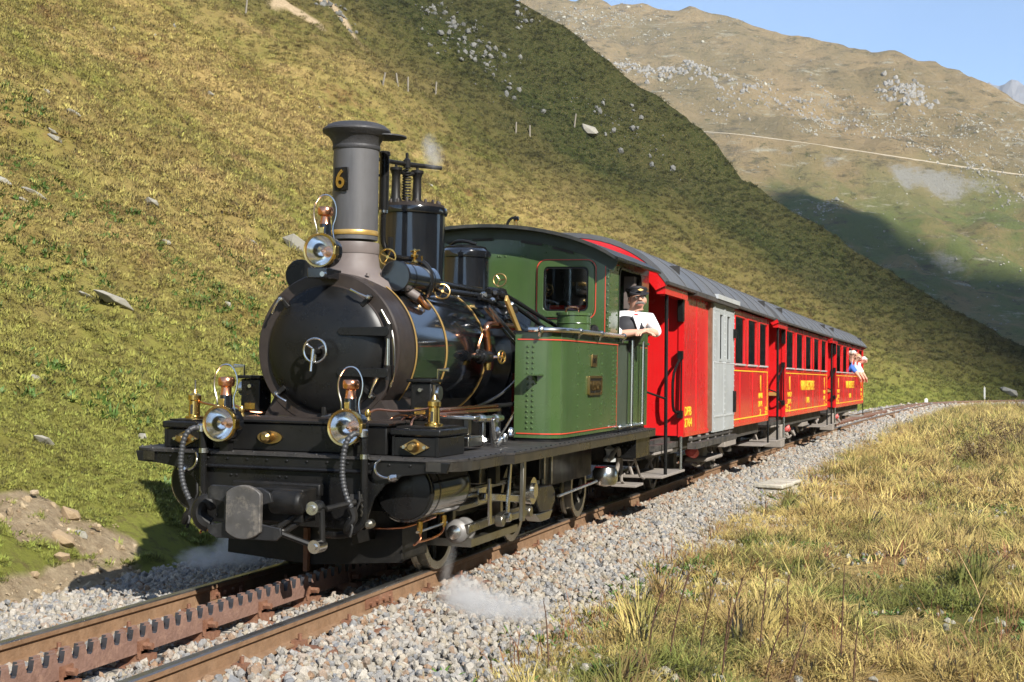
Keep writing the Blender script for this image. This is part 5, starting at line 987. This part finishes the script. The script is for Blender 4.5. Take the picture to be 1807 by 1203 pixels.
# ================================================================ carriages
def carriage(name,y0,L,label,kind):
    ym=y0+L/2; a=-math.atan(float(xc(ym+4)-xc(ym-4))/8); c0=float(xc(ym))
    R=empty(name,(c0-math.sin(-a)*0+ (-math.sin(-a))*0,ym,float(zt(ym))),(math.atan(float(zt(ym+3)-zt(ym-3))/6),0,a),label=label,cat='carriage')
    o=-L/2; b0=o+1.30; b1=o+L-.33; HW=1.25; ZF=.72; ZE=2.31; ZW0,ZW1=1.555,2.235
    if kind=='luggage': wins=[(o+L-.33-3.45+k*1.22,o+L-.33-3.45+k*1.22+.90) for k in range(3)]; d0,d1=b0+1.75,b0+3.38
    else:
        p=(b1-b0)/5; wins=[(b0+p*k+.19,b0+p*k+p-.19) for k in range(5)]
    for s in(-1,1):
        mb=MB(); x0,x1=min(s*1.234,s*HW),max(s*1.234,s*HW)
        segs=[]; cur=b0
        for w0,w1 in wins: segs.append((cur,w0)); cur=w1
        segs.append((cur,b1))
        mb.box(x0,x1,b0,b1,ZF,ZW0); mb.box(x0,x1,b0,b1,ZW1,ZE)
        for q0,q1 in segs: mb.box(x0,x1,q0,q1,ZW0,ZW1)
        w=mb.build('side_wall',RED,R,flat=True)
        f=b0 if kind!='luggage' else d1
        lm=MB(); X=s*(HW+.0035)
        for (q0,q1,z0,z1) in((f+.05,b1-.05,1.468,1.482),(f+.05,b1-.05,.80,.814),(b1-.06,b1-.05,.80,1.48)): lm.box(X-.003,X+.003,q0,q1,z0,z1)
        if kind!='luggage': lm.box(X-.003,X+.003,f+.05,f+.06,.80,1.48)
        lm.build('yellow_line',YEL,w)
        MB().box(min(s*1.24,s*1.262),max(s*1.24,s*1.262),b0,b1,ZF-.012,ZF+.035).build('sill_strip',RED,w)
        for q in np.arange(f+.9,b1-.3,1.25): MB().box(min(s*HW,s*1.256),max(s*HW,s*1.256),q-.03,q+.03,ZF+.03,1.46).build('panel_seam',RED,w)
        for w0,w1 in wins:
            fr=MB(); frame_prism(fr,rrect(w0,w1,ZW0,ZW1,.03,3),rrect(w0+.02,w1-.02,ZW0+.02,ZW1-.02,.025,3),'x',s*1.236,s*1.257); fo=fr.build('window',RED,w)
            MB().box(min(s*1.22,s*1.275),max(s*1.22,s*1.275),w0+.01,w1-.01,ZW0-.008,ZW0+.016).build('window_sill',ALU,fo)
            ix=MB(); frame_prism(ix,rrect(w0+.015,w1-.015,ZW0+.015,ZW1-.015,.02,2),rrect(w0+.045,w1-.045,ZW0+.04,ZW1-.05,.02,2),'x',s*1.195,s*1.232); ix.build('inner_frame',WOOD,fo)
            MB().box(min(s*1.238,s*1.241),max(s*1.238,s*1.241),w0+.03,w1-.03,ZW0+.02,ZW1-.02).build('pane',GLS,fo)
        Mt=FMX if s>0 else Matrix(((0,0,-1),(-1,0,0),(0,1,0))); X=s*(HW+.004)
        def T(t,y,z,wd,h): text('lettering',t,(X,y if s>0 else -y+2*(b0+b1)/2*0,z),wd,h,Mt,YEL,w,.004,.014)
        if kind=='luggage':
            if s>0:
                T('DFB',b0+.30,.99,.42,.10); T('2764',b0+.32,.86,.46,.10); T('FURKA',d1+.20,.98,.62,.14)
                for t,y,z,wd,h in(('I',b1-.85,1.30,.06,.24),('AB 4463',b1-.87,1.11,.44,.085),('20 Pl.',b1-.87,.985,.44,.085),('2',b1-.87,.855,.14,.10),('L 8',b1-.22,.90,.20,.06),('9 t',b1-.22,.84,.20,.05)): T(t,y,z,wd,h)
        elif s>0:
            m_=(b0+b1)/2; T('FURKA BERGSTRECKE',m_-.15,1.255,2.35,.19); T('DFB',m_-.15,.965,.55,.115)
            for y in(b0+.72,b1-.62):
                for t,z,wd,h in(('I',1.30,.09,.24),('B 4231' if name else '',1.10,.56,.085),('28 Pl.',.975,.56,.085),('2',.845,.18,.10)): T(t,y,z,wd if y<m_ else wd*.62,h)
            T('V 35',b0+.30,.90,.34,.06); T('9 t',b0+.30,.83,.36,.05); T('V',b1-.22,.90,.12,.05); T('9 t',b1-.22,.83,.2,.05)
        # handholds on the side sheet
        for q in np.arange(.8,2.2,.28): pass
    if kind=='luggage':
        for s in(-1,1):
            X0,X1=min(s*1.262,s*1.30),max(s*1.262,s*1.30)
            D=MB(); 
            g=[(d0+.38,d0+.68),(d0+.96,d0+1.26)]; D.box(X0,X1,d0,d1,.70,1.575); D.box(X0,X1,d0,d1,2.20,2.33)
            for q0,q1 in((d0,g[0][0]),(g[0][1],g[1][0]),(g[1][1],d1)): D.box(X0,X1,q0,q1,1.575,2.20)
            D=D.build('sliding_door',DGR,R,bev=.004); D['label']='grey riveted sliding door'
            for q0,q1 in g:
                fr=MB(); frame_prism(fr,[(q0,1.575),(q1,1.575),(q1,2.2),(q0,2.2)],[(q0+.035,1.61),(q1-.035,1.61),(q1-.035,2.165),(q0+.035,2.165)],'x',s*1.285,s*1.308); fo=fr.build('door_window',DGR,D)
                MB().box(min(s*1.275,s*1.279),max(s*1.275,s*1.279),q0,q1,1.575,2.2).build('pane',glassm('dusty_glass',(.55,.62,.55),.3),fo)
            MB().box(min(s*1.296,s*1.306),max(s*1.296,s*1.306),(d0+d1)/2-.05,(d0+d1)/2+.05,.71,2.32).box(min(s*1.296,s*1.306),max(s*1.296,s*1.306),d0,d1,.88,.92).build('door_strap',DGR,D)
            rivets('door_rivet',[(s*1.303,q,z) for q in(d0+.04,(d0+d1)/2-.03,(d0+d1)/2+.03,d1-.04) for z in np.arange(.74,2.3,.075)]+[(s*1.303,q,z) for q in np.arange(d0+.08,d1,.09) for z in(.90,1.56)],(s,0,0),ALU,D,.011,.008)
            MB().box(min(s*1.30,s*1.34),max(s*1.30,s*1.34),d1-.09,d1-.05,.92,1.2).box(min(s*1.3,s*1.345),max(s*1.3,s*1.345),d1-.10,d1-.04,1.9,2.02).build('door_handle',BLM,D)
            MB().box(min(s*1.25,s*1.285),max(s*1.25,s*1.285),d0-.14,d0-.01,.72,2.28).build('door_jamb',RUST,R)
            MB().box(min(s*1.25,s*1.36),max(s*1.25,s*1.36),b0+.25,d1,2.29,2.335).build('door_rail',UND,R); MB().box(min(s*1.25,s*1.37),max(s*1.25,s*1.37),d0-.1,d1+.05,2.335,2.39).build('door_hood',ALU,R)
            MB().box(min(s*1.24,s*1.34),max(s*1.24,s*1.34),b0+.35,d1,.56,.63).box(min(s*1.25,s*1.29),max(s*1.25,s*1.29),b0+.35,d1,.655,.68).build('door_track',UND,R)
            for q in np.arange(b0+.4,d1,.55): MB().box(min(s*1.25,s*1.28),max(s*1.25,s*1.28),q,q+.04,.56,.70).build('track_bracket',STPW,R)
            MB().box(min(s*HW,s*1.256),max(s*HW,s*1.256),b0+.82,b0+.87,.75,2.28).build('panel_seam',RED,R)
    # ends
    for y,q in((b0,1),(b1,-1)):
        e=MB(); e.prism([(-1.215,ZF),(-.38,ZF),(-.38,ZE+.33),(-.8,ZE+.33),(-1.215,ZE)],'y',y,y+q*.03); e.prism([(1.215,ZF),(.38,ZF),(.38,ZE+.33),(.8,ZE+.33),(1.215,ZE)],'y',y,y+q*.03); e.box(-.38,.38,min(y,y+q*.03),max(y,y+q*.03),2.45,ZE+.36); e=e.build('end_wall',RED,R,flat=True)
        MB().box(-.38,.38,min(y+q*.01,y+q*.025),max(y+q*.01,y+q*.025),ZF,2.45).build('end_door',RED,e,bev=.01)
        for s in(-1,1):
            MB().box(min(s*1.2,s*1.262),max(s*1.2,s*1.262),min(y-q*.012,y+q*.06),max(y-q*.012,y+q*.06),ZF-.012,ZE).build('corner_post',RED,e)
    # roof
    def prof(d,hw,ze=2.33,zp=2.84): return [(hw*math.sin(t),ze+d+(zp-ze)*max(0,1-abs(math.sin(t))**3.0)**.9) for t in np.linspace(math.pi/2,-math.pi/2,33)]
    rf=MB().prism(prof(.02,1.335)+prof(-.02,1.32)[::-1],'y',o,o+L).build('roof',ROOF,R)
    for y in np.arange(o+.02,o+L+.01,(L-.04)/9.): MB().prism(prof(.030,1.34)+prof(.018,1.34)[::-1],'y',float(y)-.012,float(y)+.012).build('roof_seam',ROOF,rf)
    for s in(-1,1): MB().box(min(s*1.31,s*1.345),max(s*1.31,s*1.345),o,o+L,2.315,2.345).build('gutter',UND,rf)
    for y in(o+.005,o+L-.045):
        MB().prism(prof(-.025,1.318)+prof(0,1.205,2.255,2.69)[::-1],'y',y,y+.04).build('roof_arch',RED,R,sharp=50)
    for s in(-1,1): MB().box(min(s*1.21,s*1.30),max(s*1.21,s*1.30),o+.04,b0,2.22,2.32).build('cant_rail',RED,R)
    MB().prism(prof(-.03,1.25)+prof(-.05,1.25)[::-1],'y',o+.05,b0).build('canopy_ceiling',DKI,R)
    for k in range(4 if kind!='luggage' else 3):
        y=o+L*(.30+.18*k); MB().lathe([(.05,-.05),(.05,.05),(.09,.055),(.09,.07),(.06,.09),(.001,.11)],(.15,y,2.885),(0,0,1),14).build('roof_vent',UND,rf)
    # inside
    for s in(-1,1):
        mb=MB(); x0,x1=min(s*1.226,s*1.232),max(s*1.226,s*1.232)
        for q0,q1 in segs: mb.box(x0,x1,q0+.03*(q0>b0),q1-.03*(q1<b1),ZW0,ZW1)
        mb.box(x0,x1,b0,b1,ZF,ZW0-.02); mb.box(x0,x1,b0,b1,ZW1+.02,ZE); mb.build('inner_panel',WOOD,R,flat=True)
    for y in(b0+.035,b1-.035): MB().box(-1.2,1.2,y-.004,y+.004,ZF,ZE+.3).build('inner_end_panel',DKI,R)
    MB().box(-1.2,1.2,b0+.04,b1-.04,ZF-.02,ZF+.02).build('cabin_floor',DKI,R)
    for q in wins:
        for s in(-1,1): MB().box(min(s*.35,s*1.14),max(s*.35,s*1.14),q[0]-.16,q[0]-.10,ZF,1.68).box(min(s*.35,s*1.14),max(s*.35,s*1.14),q[0]-.35,q[0]+.1,1.08,1.14).build('bench_seat',WOOD,R)
    # platform, steps, posts
    MB().box(-1.2,1.2,o+.02,b0,.60,.66).build('platform',UND,R)
    for s in(-1,1):
        MB().box(min(s*.82,s*1.27),max(s*.82,s*1.27),o+.10,o+1.35,.325,.352).build('lower_step',STPW,R,bev=.005); MB().box(min(s*.82,s*1.2),max(s*.82,s*1.2),o+.05,o+1.0,.565,.592).build('upper_step',STPW,R,bev=.005)
        MB().tube([(s*1.25,o+.36,.35),(s*1.25,o+.36,2.30)],.019,8).build('platform_post',BLM,R); MB().tube([(s*1.25,o+1.2,.35),(s*1.25,o+1.2,.72)],.016,8).build('step_post',STL,R)
        for q in(.2,1.2): MB().tube([(s*.85,o+q,.34),(s*.98,o+q+.2,.6)],.018,6).tube([(s*.85,o+q,.6),(s*.95,o+q-.05,.35)],.016,6).build('step_stay',STPW,R)
        MB().tube([(s*1.23,b0-.04,1.58),(s*1.21,b0-.12,1.52),(s*1.17,b0-.17,1.38),(s*1.17,b0-.17,1.08),(s*1.18,b0-.13,.98),(s*1.23,b0-.04,.99)],.016,8,smooth=1).build('grab_rail',BLM,R)
        MB().tube([(s*1.24,b0-.04,1.58),(s*1.24,b0-.05,1.0)],.011,6).box(min(s*1.2,s*1.26),max(s*1.2,s*1.26),b0-.07,b0-.02,1.57,1.66).box(min(s*1.2,s*1.26),max(s*1.2,s*1.26),b0-.07,b0-.02,.92,1.0).build('rail_bracket',BLM,R)
        MB().tube([(s*.5,o+.04,1.45),(s*.9,o+.1,1.28),(s*1.25,o+.36,1.14)],.012,6,smooth=1).build('safety_chain',BLM,R)
        MB().box(min(s*1.20,s*1.27),max(s*1.20,s*1.27),b0-.10,b0-.02,1.98,2.30).build('lamp_iron',BLM,R,bev=.01)
        MB().tube([(s*1.25,b1+.06,.35),(s*1.25,b1+.06,.75)],.016,8).build('step_post',BLM,R)
        MB().box(min(s*.82,s*1.27),max(s*.82,s*1.27),b1-.75,b1+.18,.325,.352).build('lower_step',STPW,R,bev=.005)
    MB().box(-.9,.9,o+.03,o+.06,1.36,1.40).box(-.9,.9,o+.03,o+.06,.66,.70).box(-.9,-.86,o+.03,o+.06,.66,1.4).box(.86,.9,o+.03,o+.06,.66,1.4).build('platform_gate',BLM,R)
    # underframe
    for s in(-1,1): MB().box(min(s*1.02,s*1.10),max(s*1.02,s*1.10),o+.1,b1,.52,.70).build('sole_bar',UND,R)
    MB().box(-1.0,1.0,o+.1,b1,.50,.60).build('frame_floor',UND,R)
    for ya in(b0+1.55,b1-1.35):
        for s in(-1,1):
            w=MB().lathe([(.30,-.05),(.355,-.05),(.355,-.03),(.335,-.015),(.33,.05),(.27,.05),(.25,.02),(.10,.0),(.07,.07),(.001,.08)],(s*.55,ya,.335),(s,0,0),28,True,False).build('wheel',UND,R)
            MB().prism([(ya-.32,.52),(ya-.08,.26),(ya+.08,.26),(ya+.32,.52)],'x',s*.74-.012,s*.74+.012).box(s*.80-.07,s*.80+.07,ya-.10,ya+.10,.27,.44).build('axle_guard',UND,R)
            for k in range(5): MB().tube([(s*.80,ya-.5+.05*k,.50-.018*k*.5),(s*.80,ya,.45-.012*k),(s*.80,ya+.5-.05*k,.50-.018*k*.5)],.014,5,smooth=1).build('leaf_spring',UND,R)
        MB().cyl((-.55,ya,.335),(.55,ya,.335),.06,n=10).build('axle',UND,R)
    y=(b0+b1)/2
    for s in(-1,1):
        for k,(p,q) in enumerate((((.7,-1.2,.62),(.95,-.75,.25)),((.95,-.75,.25),(.75,-.35,.6)),((.75,-.35,.6),(.95,.25,.25)),((.95,.25,.25),(.75,.7,.6)),((.85,.9,.62),(.9,1.3,.28)))):
            MB().cyl((s*p[0],y+p[1],p[2]),(s*q[0],y+q[1],q[2]),.026,n=8).build('truss_rod',STPW,R)
        MB().tube([(s*.98,y-1.6,.30),(s*1.0,y-1.2,.24),(s*1.0,y-.75,.28)],.02,6,smooth=1).build('brake_pipe',STPW,R)
        MB().lathe([(.03,0),(.085,.05),(.06,.16),(.03,.18)],(s*1.02,y-1.95,.50),(s*.2,.6,-.3),10).build('red_brake_tag',mat('tag_red',(.65,.10,.09),.5),R)
        tb=MB().box(min(s*.82,s*1.14),max(s*.82,s*1.14),b0+.5,b0+.95,.15,.56) if kind!='luggage' else MB().box(min(s*.82,s*1.12),max(s*.82,s*1.12),b0+2.4,b0+3.6,.30,.36).box(min(s*.9,s*1.05),max(s*.9,s*1.05),b0+2.5,b0+2.8,.36,.6)
        tb.build('equipment_box',STPW if kind!='luggage' else STPW,R,bev=.02)
        MB().box(min(s*.7,s*1.1),max(s*.7,s*1.1),y+.3,y+1.3,.42,.50).build('battery_tray',STPW,R,bev=.01)
    MB().box(-.12,.12,o-.35,o+.1,.45,.62).lathe([(.05,0),(.06,.2),(.14,.22),(.14,.26)],(0,o-.1,.55),(0,-1,0),16).build('coupler',UND,R)
    MB().box(-.12,.12,o+L-.33,o+L-.05,.45,.62).build('coupler',UND,R)
    return R
C1=carriage('luggage_carriage',5.65,8.85,'red carriage with grey sliding luggage door coupled right behind the locomotive','luggage')
C2=carriage('passenger_carriage',15.05,9.2,'middle red passenger carriage with empty windows','p')
C3=carriage('passenger_carriage',24.6,9.7,'last red passenger carriage with people leaning out of its windows','p')
# ================================================================ people
def skin(name,J,E,m,parent=None,sub=2,root=0):
    me=bpy.data.meshes.new(name); me.from_pydata([j[0] for j in J],E,[]); o=bpy.data.objects.new(name,me); SC.collection.objects.link(o)
    sk_=o.modifiers.new('skin','SKIN'); sk_.use_smooth_shade=True
    for i,j in enumerate(J):
        r=j[1]; me.skin_vertices[0].data[i].radius=r if isinstance(r,tuple) else (r,r)
    me.skin_vertices[0].data[root].use_root=True
    s=o.modifiers.new('sub','SUBSURF'); s.levels=sub; s.render_levels=sub; me.materials.append(m)
    dg=bpy.context.evaluated_depsgraph_get(); m2=bpy.data.meshes.new_from_object(o.evaluated_get(dg)); bpy.data.objects.remove(o)
    m2.name=name
    for p in m2.polygons: p.use_smooth=True
    o=bpy.data.objects.new(name,m2); SC.collection.objects.link(o)
    if parent is not None: o.parent=parent
    return o
def head(mb_parent,c,yaw,tilt,r,cap,hairm,moust=True,glass=False,hat=None):
    """face parts in the head's own frame: -y forward"""
    H=empty('face',c,(tilt,0,yaw)); H.parent=mb_parent
    return H
def person(label,hip,sh,neck,hd,yaw,arms,shirt,vest=None,hat='cap',hairm=HAIR,legs=None,roll=0,tilt=0,off=(0,0,0)):
    """hip: pelvis, sh: shoulder centre with half width vector, hd: head centre, yaw: facing, arms: [(elbow,wrist,dir)] left/right"""
    R=empty('person',hip[0] if isinstance(hip[0],tuple) else hip,label=label,cat='person'); O=Vector(R.location)
    v=lambda p: tuple(Vector(p)-O)
    fw=Vector((math.sin(yaw),-math.cos(yaw),0)); rt=Vector((math.cos(yaw),math.sin(yaw),0))
    c=Vector(sh[0]); w=Vector(sh[1]); hip=Vector(hip)+Vector(off); c=c+Vector(off); hd=Vector(hd)+Vector(off); arms=[(tuple(Vector(e_)+Vector(off)),tuple(Vector(w_)+Vector(off)),f_) for e_,w_,f_ in arms]; ch=hip.lerp(c,.62)
    hd=Vector(hd); nk=c.lerp(hd,.35)+Vector((0,0,.01)); up=(hd-nk).normalized()
    J=[(v(hip),(.13,.10)),(v(hip.lerp(c,.35)),(.125,.095)),(v(ch),(.15,.105)),(v(c-Vector((0,0,.03))),(.13,.085)),(v(nk),.052),(v(hd-up*.075+fw*.015),(.055,.06)),(v(hd),(.078,.095)),(v(hd+up*.08),(.068,.085))]
    E=[(i,i+1) for i in range(7)]; AR=[]
    for s,(el,wr,fd) in zip((-1,1),arms):
        k=len(J); sp=c+w*s; J+= [(v(sp),.062),(v(sp.lerp(Vector(el),.5)),.048),(v(el),.042),(v(Vector(el).lerp(Vector(wr),.45)),.04),(v(wr),.028)]
        E+=[(3,k),(k,k+1),(k+1,k+2),(k+2,k+3),(k+3,k+4)]
        wr=Vector(wr); fd=Vector(fd).normalized(); sd=fd.cross(Vector((0,0,1))); sd=sd.normalized() if sd.length>.1 else rt
        pm=wr+fd*.05; q=len(J); J.append((v(pm),(.036,.02))); E.append((k+4,q))
        for j,(off,ln) in enumerate(((-.030,.062),(-.010,.072),(.010,.068),(.030,.052))):
            a=len(J); dn=Vector((0,0,-.35)); J+=[(v(pm+sd*off+fd*.035),.0095),(v(pm+sd*off+fd*(.035+ln*.55)+dn*.02),.0085),(v(pm+sd*off+fd*(.035+ln*.9)+dn*.09),.007)]; E+=[(q,a),(a,a+1),(a+1,a+2)]
        a=len(J); t=wr+fd*.02-sd*.035; J+=[(v(t),.011),(v(t-sd*.022+fd*.03),.009),(v(t-sd*.018+fd*.055),.007)]; E+=[(k+4,a),(a,a+1),(a+1,a+2)]; AR.append((sp,Vector(el),wr))
    for s,(kn,ft) in zip((-1,1),legs or [((hip.x-.1*rt.x,hip.y-.1*rt.y,hip.z-.42),(hip.x-.1*rt.x,hip.y-.1*rt.y,hip.z-.8)),((hip.x+.1*rt.x,hip.y+.1*rt.y,hip.z-.42),(hip.x+.1*rt.x,hip.y+.1*rt.y,hip.z-.8))]):
        k=len(J); J+=[(v(hip+rt*.09*s-Vector((0,0,.06))),.085),(v(kn),.06),(v(ft),.042),(v(Vector(ft)+fw*.12-Vector((0,0,.03))),.035)]; E+=[(0,k),(k,k+1),(k+1,k+2),(k+2,k+3)]
    skin('body',J,E,SKN,R)
    k=1.10; J=[(v(hip),(.145,.115)),(v(hip.lerp(c,.35)),(.14,.11)),(v(ch),(.167,.12)),(v(c-Vector((0,0,.02))),(.145,.098)),(v(nk-up*.015),.062)]; E=[(0,1),(1,2),(2,3),(3,4)]
    for sp,el,wr in AR:
        q=len(J); J+=[(v(sp),.074),(v(sp.lerp(el,.5)),.058),(v(el),.052),(v(el.lerp(wr,.25)),.047)]; E+=[(3,q),(q,q+1),(q+1,q+2),(q+2,q+3)]
    skin('shirt',[(p,(tuple(a*1.22 for a in r) if isinstance(r,tuple) else r*1.08)) for p,r in J],E,shirt,R)
    if vest:
        J=[(v(hip),(.16,.13)),(v(hip.lerp(c,.35)),(.155,.125)),(v(ch),(.178,.136)),(v(ch.lerp(c,.75)+fw*-.01),(.13,.112))]; vo=skin('waistcoat',[(p,tuple(a*1.34 for a in r)) for p,r in J[:2]]+[(v(ch),(.25,.19)),(v(c-Vector((0,0,.01))),(.215,.175)),(v(nk-up*.03),(.08,.075))],[(0,1),(1,2),(2,3),(3,4)],vest,R)
        MB().prism([(-.05,0.02),(.05,0.02),(0,-.13)],'y',-.012,.012).build('shirt_front',shirt,R).matrix_local=Matrix.LocRotScale(Vector(v(c+fw*.165+Vector((0,0,.0)))),Euler((-.12,0,yaw)),None)
        MB().sph((0,0,0),.03,10,6,(1.2,.6,.5)).build('red_neckerchief',RCL,R).location=v(nk+fw*.085-up*.045+rt*.0)
    # trousers
    F=empty('head_details',v(hd),(tilt,roll,yaw)); F.parent=R
    MB().tube([(0,-.082,.02),(0,-.112,-.012),(0,-.088,-.022)],[.011,.018,.012],8).build('nose',SKN,F)
    for s in(-1,1):
        MB().sph((s*.034,-.085,.022),.0135,10,6).build('eye',mat('eye_white',(.7,.68,.64),.3),F); MB().sph((s*.034,-.097,.022),.006,8,5).build('iris',CLB,F)
        MB().sph((s*.082,.0,.0),.028,10,6,(.35,.7,1.1)).build('ear',SKN,F); MB().tube([(s*.015,-.098,.045),(s*.035,-.099,.05),(s*.055,-.088,.044)],.006,6).build('eyebrow',hairm,F)
    MB().tube([(-.028,-.088,-.052),(0,-.094,-.055),(.028,-.088,-.052)],.006,6).build('lips',mat('lip',(.45,.16,.13),.5),F)
    if hat=='cap':
        MB().tube([(-.045,-.088,-.042),(-.02,-.102,-.032),(0,-.104,-.031),(.02,-.102,-.032),(.045,-.088,-.042)],[.008,.013,.012,.013,.008],6).build('moustache',hairm,F)
        cp_=MB().lathe([(.088,.040),(.092,.062),(.092,.075),(.106,.10),(.104,.115),(.07,.128),(.001,.131)],(0,.006,0),(0,.12,1),28).build('cap',CLB,F)
        pk=[(math.sin(a)*.094,-math.cos(a)*.098) for a in np.linspace(-1.1,1.1,10)]; pk+=[(math.sin(a)*.115,-math.cos(a)*.132) for a in np.linspace(1.0,-1.0,10)]
        MB().add([(x,y,.060-(abs(y)-.09)*.45) for x,y in pk]+[(x,y,.052-(abs(y)-.09)*.45) for x,y in pk],[tuple(range(20)),tuple(range(39,19,-1))]+[(i,20+i,20+(i+1)%20,(i+1)%20) for i in range(20)]).build('cap_peak',CLB,cp_)
        MB().prism([(-.03,.088),(0,.078),(.03,.088),(0,.10)],'y',-.113,-.105).build('cap_badge',GLD,cp_)
        MB().sph((0,.03,.0),.085,14,8,(1,.75,.85)).build('hair',hairm,F)
    else:
        MB().sph((0,.03,.028),.090,16,10,(.95,.95,.98)).build('hair',hairm,F)
    return R
person('driver in black peaked cap, white shirt and dark waistcoat leaning out of the green cab',(.84,4.62,1.50),((1.11,4.60,1.93),(.15,.075,-.01)),None,(1.16,4.58,2.10),math.radians(30),[((1.02,4.40,1.77),(1.22,4.43,1.80),(1,.1,-.1)),((1.34,4.66,1.79),(1.27,4.47,1.81),(-.35,-.8,-.15))],SHT,VST,'cap',legs=[((.80,4.45,1.2),(.78,4.45,.96)),((.80,4.65,1.2),(.78,4.65,.96))],tilt=-.08,off=(.075,.05,0))
def c3(x,y,z):
    p=C3.matrix_basis@Vector((x,y,z)); return tuple(p)
for (yy,hat,hm,sh_,hz,lb) in((1.05,None,mat('white_hair',(.62,.60,.55),.8),BLU,2.06,'white haired passenger in blue leaning out of the last carriage, nearest of the three'),(2.15,None,mat('fair_hair',(.42,.30,.15),.8),LBL,1.99,'bare armed passenger in pale blue leaning out in the middle of the three'),(3.15,None,mat('pale_hat',(.7,.69,.66),.8),SHT,1.93,'passenger with pale hat leaning farthest out of the rearmost window')):
    out=.02 if yy<2 else (.05 if yy<3 else .13)
    person(lb,c3(.98,yy,1.42),(c3(1.16+out*.4,yy,1.80),tuple(Vector(c3(0,.17,0))-Vector(c3(0,0,0)))),None,c3(1.27+out,yy-.02,hz),math.radians(35),[(c3(1.31,yy-.24,1.62),c3(1.42,yy-.05,1.47),(.3,.5,-.8)),(c3(1.31,yy+.22,1.62),c3(1.42,yy+.1,1.48),(.3,-.2,-.9))],sh_,None,None,hm,legs=[(c3(.95,yy-.1,1.1),c3(.93,yy-.1,.82)),(c3(.95,yy+.1,1.1),c3(.93,yy+.1,.82))])
# ================================================================ steam
def puff_mat(name,dens,nsc):
    m=bpy.data.materials.new(name); m.use_nodes=True; nt=m.node_tree; L=nt.links.new; nt.nodes.remove(nt.nodes['Principled BSDF'])
    v=nd(nt,'ShaderNodeVolumePrincipled'); v.inputs['Color'].default_value=(.97,.97,.97,1); v.inputs['Anisotropy'].default_value=.2
    tc=nd(nt,'ShaderNodeTexCoord'); ln=nd(nt,'ShaderNodeVectorMath',operation='LENGTH'); L(tc.outputs['Object'],ln.inputs[0])
    n=nd(nt,'ShaderNodeTexNoise',inp={'Scale':nsc,'Detail':4,'Roughness':.65}); L(tc.outputs['Object'],n.inputs['Vector'])
    a=nd(nt,'ShaderNodeMath',operation='MULTIPLY_ADD'); L(n.outputs[0],a.inputs[0]); a.inputs[1].default_value=-1.5; a.inputs[2].default_value=1.65
    s=nd(nt,'ShaderNodeMath',operation='SUBTRACT'); L(a.outputs[0],s.inputs[0]); L(ln.outputs['Value'],s.inputs[1])
    mr=nd(nt,'ShaderNodeMapRange',inp={1:0,2:.7,3:0,4:dens}); L(s.outputs[0],mr.inputs[0]); L(mr.outputs[0],v.inputs['Density']); L(v.outputs[0],nt.nodes['Material Output'].inputs['Volume']); return m
PM1=puff_mat('steam_dense',9,2.2); PM2=puff_mat('steam_thin',6,2.0)
def steam(label,pf):
    R=empty('steam_cloud',pf[0][0],label=label,cat='steam',kind='stuff')
    for c,sc,rt_,m in pf:
        o=MB().sph((0,0,0),1,20,12).build('steam_puff',m,R); o.location=Vector(c)-Vector(pf[0][0]); o.scale=sc; o.rotation_euler=rt_; o['kind']='stuff'
steam('wisp of white steam drifting over the ballast from the right cylinder drain',[((.82,.55,.08),(.05,.05,.20),(.2,.35,0),PM2),((.98,.40,-.08),(.20,.2,.16),(0,0,0),PM1),((1.10,.36,-.15),(.28,.26,.14),(0,0,.3),PM1),((1.32,.55,-.19),(.30,.28,.11),(0,0,.3),PM2)])
steam('puff of grey steam at the foot of the cutting left of the pilot board',[((-1.30,1.75,.05),(.08,.08,.22),(0,.45,0),PM1),((-1.42,1.75,-.05),(.26,.22,.20),(0,0,0),PM1),((-1.75,1.75,-.14),(.26,.22,.12),(0,0,0),PM2)])
steam('thin steam blowing from the safety valves above the dome',[((.16,1.95,3.12),(.10,.10,.14),(0,0,0),PM2),((.10,2.0,3.22),(.08,.08,.12),(0,0,0),PM2)])

# ================================================================ thin mountain air
hz=bpy.data.materials.new('haze'); hz.use_nodes=True; nt=hz.node_tree; nt.nodes.remove(nt.nodes['Principled BSDF'])
v=nd(nt,'ShaderNodeVolumePrincipled'); v.inputs['Color'].default_value=(.80,.88,1,1); v.inputs['Density'].default_value=.00010; v.inputs['Anisotropy'].default_value=.2
nt.links.new(v.outputs[0],nt.nodes['Material Output'].inputs['Volume'])
o=MB().box(-1600,2600,-2100,3400,-97,1560).build('haze',hz,flat=True); o['kind']='stuff'
